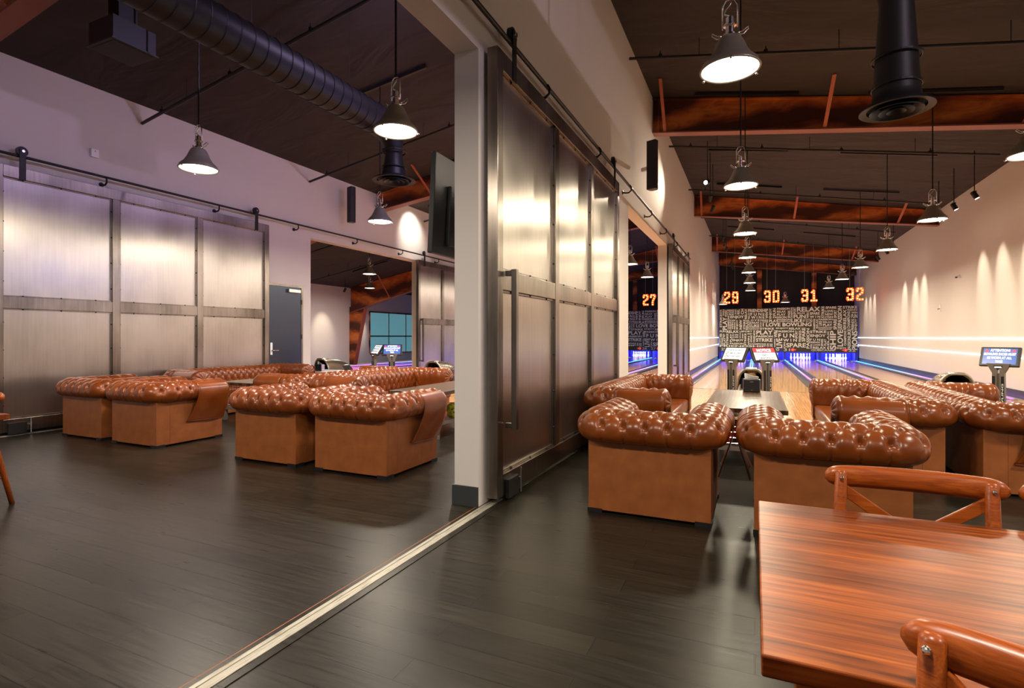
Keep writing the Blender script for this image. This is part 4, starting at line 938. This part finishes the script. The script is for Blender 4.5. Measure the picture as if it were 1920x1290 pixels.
t = copy_tree(DT); t.location = (-4.74-1.75, 1.0, 0); t['label'] = 'brown wooden dining table whose corner just shows at the left edge'

# ================================================================== DUCTS, DIFFUSERS, BOXES, SPEAKERS, SCREEN
def duct(x, ybeg, yend, z, zd, label, R_=.21, ds=1.):
    t = thing('air_duct', (x, 0, 0), label, 'air duct')
    obj('duct_run', MB().tube([(0, ybeg, z), (0, yend-.2, z)], R_, 28), M['duct'], t, auto=40)
    mb = MB(); y = ybeg
    while y < yend-.25:
        mb.tube([((R_+.002)*math.cos(a*PI/14), y, z+(R_+.002)*math.sin(a*PI/14)) for a in range(28)], .006, 4, closed=True); y += .16
    obj('duct_ribs', mb, M['duct'], t)
    pts = [(0, yend-.25+.35*math.sin(a), z-.35+.35*math.cos(a)) for a in np.linspace(0, PI/2, 9)]+[(0, yend+.1, zd+.10)]
    obj('duct_elbow', MB().tube(pts, [R_]*3+[R_-.015*k for k in range(1, 7)]+[.17], 28), M['duct'], t, auto=40)
    for zz in (zd+.16, zd+.40): obj('duct_clamp', MB().lathe([(.172, 0), (.180, .004), (.180, .018), (.172, .022)], 28, (0, yend+.1, zz)), M['duct'], t)
    df = obj('round_diffuser', MB().lathe([(.17, .16), (.18, .10), (.31*ds, .045), (.315*ds, .03), (.25*ds, .04), (.245*ds, .06)], 40, (0, yend+.1, zd-.05)), M['duct'], t, auto=50)
    for r in (.225*ds, .155*ds, .085*ds):
        obj('diffuser_ring', MB().lathe([(r-.06, .075), (r, .02), (r-.004, .012), (r-.065, .068)], 36, (0, yend+.1, zd-.05)), M['duct'], df, auto=50)
    for y in np.arange(ybeg+1, yend-.4, 1.5): obj('hanger_wire', MB().tube([(0, y, z+R_), (0, y, zc(x))], .004, 4), M['pipe'], t)
    return t
duct(-4.85, -3.0, 6.35, 4.36, 3.62, 'long dark spiral air duct crossing the middle bay with a round diffuser at its end')
duct(1.07, -3.0, 5.25, 4.42, 3.20, 'dark air duct dropping to a round diffuser at the top right', ds=.84)
t = thing('ceiling_box', (-6.65, 3.75, 4.60), 'square black box diffuser hanging under the roof at the top left', 'air diffuser')
obj('box_housing', MB().box(-.23, .23, -.23, .23, 0, .26), M['duct'], t); obj('box_rim', MB().box(-.25, .25, -.25, .25, -.015, .0), M['pipe'], t); obj('box_grille', MB().box(-.21, .21, -.21, .21, -.02, -.015), M['duct'], t)
obj('box_stem', MB().box(-.10, .10, -.10, .10, .26, zc(-6.65)-4.6), M['duct'], t)
def speaker(x, y, z, yaw, label, off):
    t = thing('wall_speaker', (x, y, z), label, 'speaker', rz=yaw)
    pl = [(-.085, -.06), (.085, -.06), (.085, .04), (.05, .09), (-.05, .09), (-.085, .04)]
    obj('cabinet', MB().prism(pl, -.42, .42), M['plastic'], t, bevel=.01)
    obj('grille', MB().box(-.075, .075, -.066, -.06, -.40, .40), M['black'], t)
    obj('bracket', MB().bar((0, .08, 0), (off*math.cos(-yaw)*0+off, .12, 0), .05, .06), M['chrome'], t)
    return t
speaker(-1.60, 9.35, 4.25, -.35, 'tall black speaker on the dividing wall, right bay', -.28)
speaker(-8.68, 9.9, 4.42, -.3, 'tall slim black speaker on the left wall above the far opening', -.28)
t = thing('television', (-2.46, 3.95, 2.0), 'back of a large dark wall television beside the white wall end', 'television', rz=.04)
obj('screen_body', MB().box(-.03, .02, -.2, 1.25, 0, .84), M['plastic'], t, bevel=.008); obj('back_bulge', MB().box(.02, .06, .0, 1.0, .08, .6), M['plastic'], t, bevel=.01)
obj('wall_arm', MB().box(.06, .285, .45, .55, .25, .55), M['black'], t)
t.rotation_euler = (0, .05, .02)
t = thing('television', (MWL-.03, 6.3, 2.35), 'blue-glowing television on the hidden side of the dividing wall, seen mirrored in the steel door', 'television')
obj('screen_body', MB().box(-.06, 0, 0, 1.9, 0, 1.07), M['plastic'], t, bevel=.008); obj('display', MB().box(-.063, -.06, .03, 1.87, .03, 1.04), mat('tv_blue', (.05, .08, .3), .3, emit=(.12, .20, 1.0), estr=2.6), t)
obj('wall_mount', MB().box(0, .03, .7, 1.2, .3, .8), M['black'], t)
t = thing('thermostat', (LWX, 5.0, 3.55), 'small lilac-white box high on the left wall', 'wall box'); 
t.location = (LWX, 4.67, 4.04); obj('box_body', MB().box(0, .04, -.05, .05, -.06, .06), M['white'], t, bevel=.004); obj('sensor_dot', MB().sphere((.04, 0, .03), .008, 5), M['chrome'], t)
t = thing('security_camera', (RWX, 17.8, 2.9), 'tiny bullet camera on the right wall', 'camera')
obj('mount', MB().tube([(-.03, 0, 0), (0, 0, 0)], .05, 14), M['white'], t); obj('camera_body', MB().tube([(-.03, 0, 0), (-.10, -.10, -.03)], .03, 12), M['white'], t); obj('camera_lens', MB().tube([(-.10, -.10, -.03), (-.106, -.108, -.032)], .024, 12), M['black'], t)
t = thing('wall_sensor', (RWX, 19.4, 2.14), 'small pale fitting below the bullet camera on the right wall', 'wall fitting')
obj('plate', MB().box(-.02, 0, -.06, .06, -.10, .10), M['white'], t, bevel=.004); obj('nozzle', MB().tube([(-.02, 0, -.02), (-.08, -.05, -.03)], .015, 8), M['greyplastic'], t)

# added wash lights, no known fixtures, that tint the walls violet and rose
def wash(x, y, z, aim, power, col, label, ang=110):
    t = spot(x, y, z, aim, label, power, col, ang)  # added light borrows the track spotlight body
    for ch in COL.objects:
        if ch.parent and ch.parent.parent == t and ch.type == 'MESH': ch.data = ch.data.copy(); ch.data.materials[0] = M['fill_lens']
    return t
M['fill_lens'] = mat('added_fill_lens', (1, 1, 1), .5, emit=(.7, .5, 1.), estr=4)
wash(-2.6, 5.6, 5.5, (-9, 5.6, 3.3), 165, (.70, .56, 1.0), 'added violet fill light under the middle bay roof, nearer one')
wash(-2.6, 9.6, 5.5, (-9, 9.6, 3.0), 135, (.70, .56, 1.0), 'added violet fill light under the roof beside the dividing wall, farther one')
wash(3.6, 2.2, 4.75, (-1.92, 5.2, 4.4), 170, (.96, .77, .95), 'added rose-tinted fill light high on the right, aimed at the dividing wall', 95)  # added out of view to lift the upper dividing wall
wash(-2.6, 1.6, 5.5, (-9, 2.6, 3.9), 130, (.74, .58, 1.0), 'added violet fill light under the roof of the middle bay, nearest one')
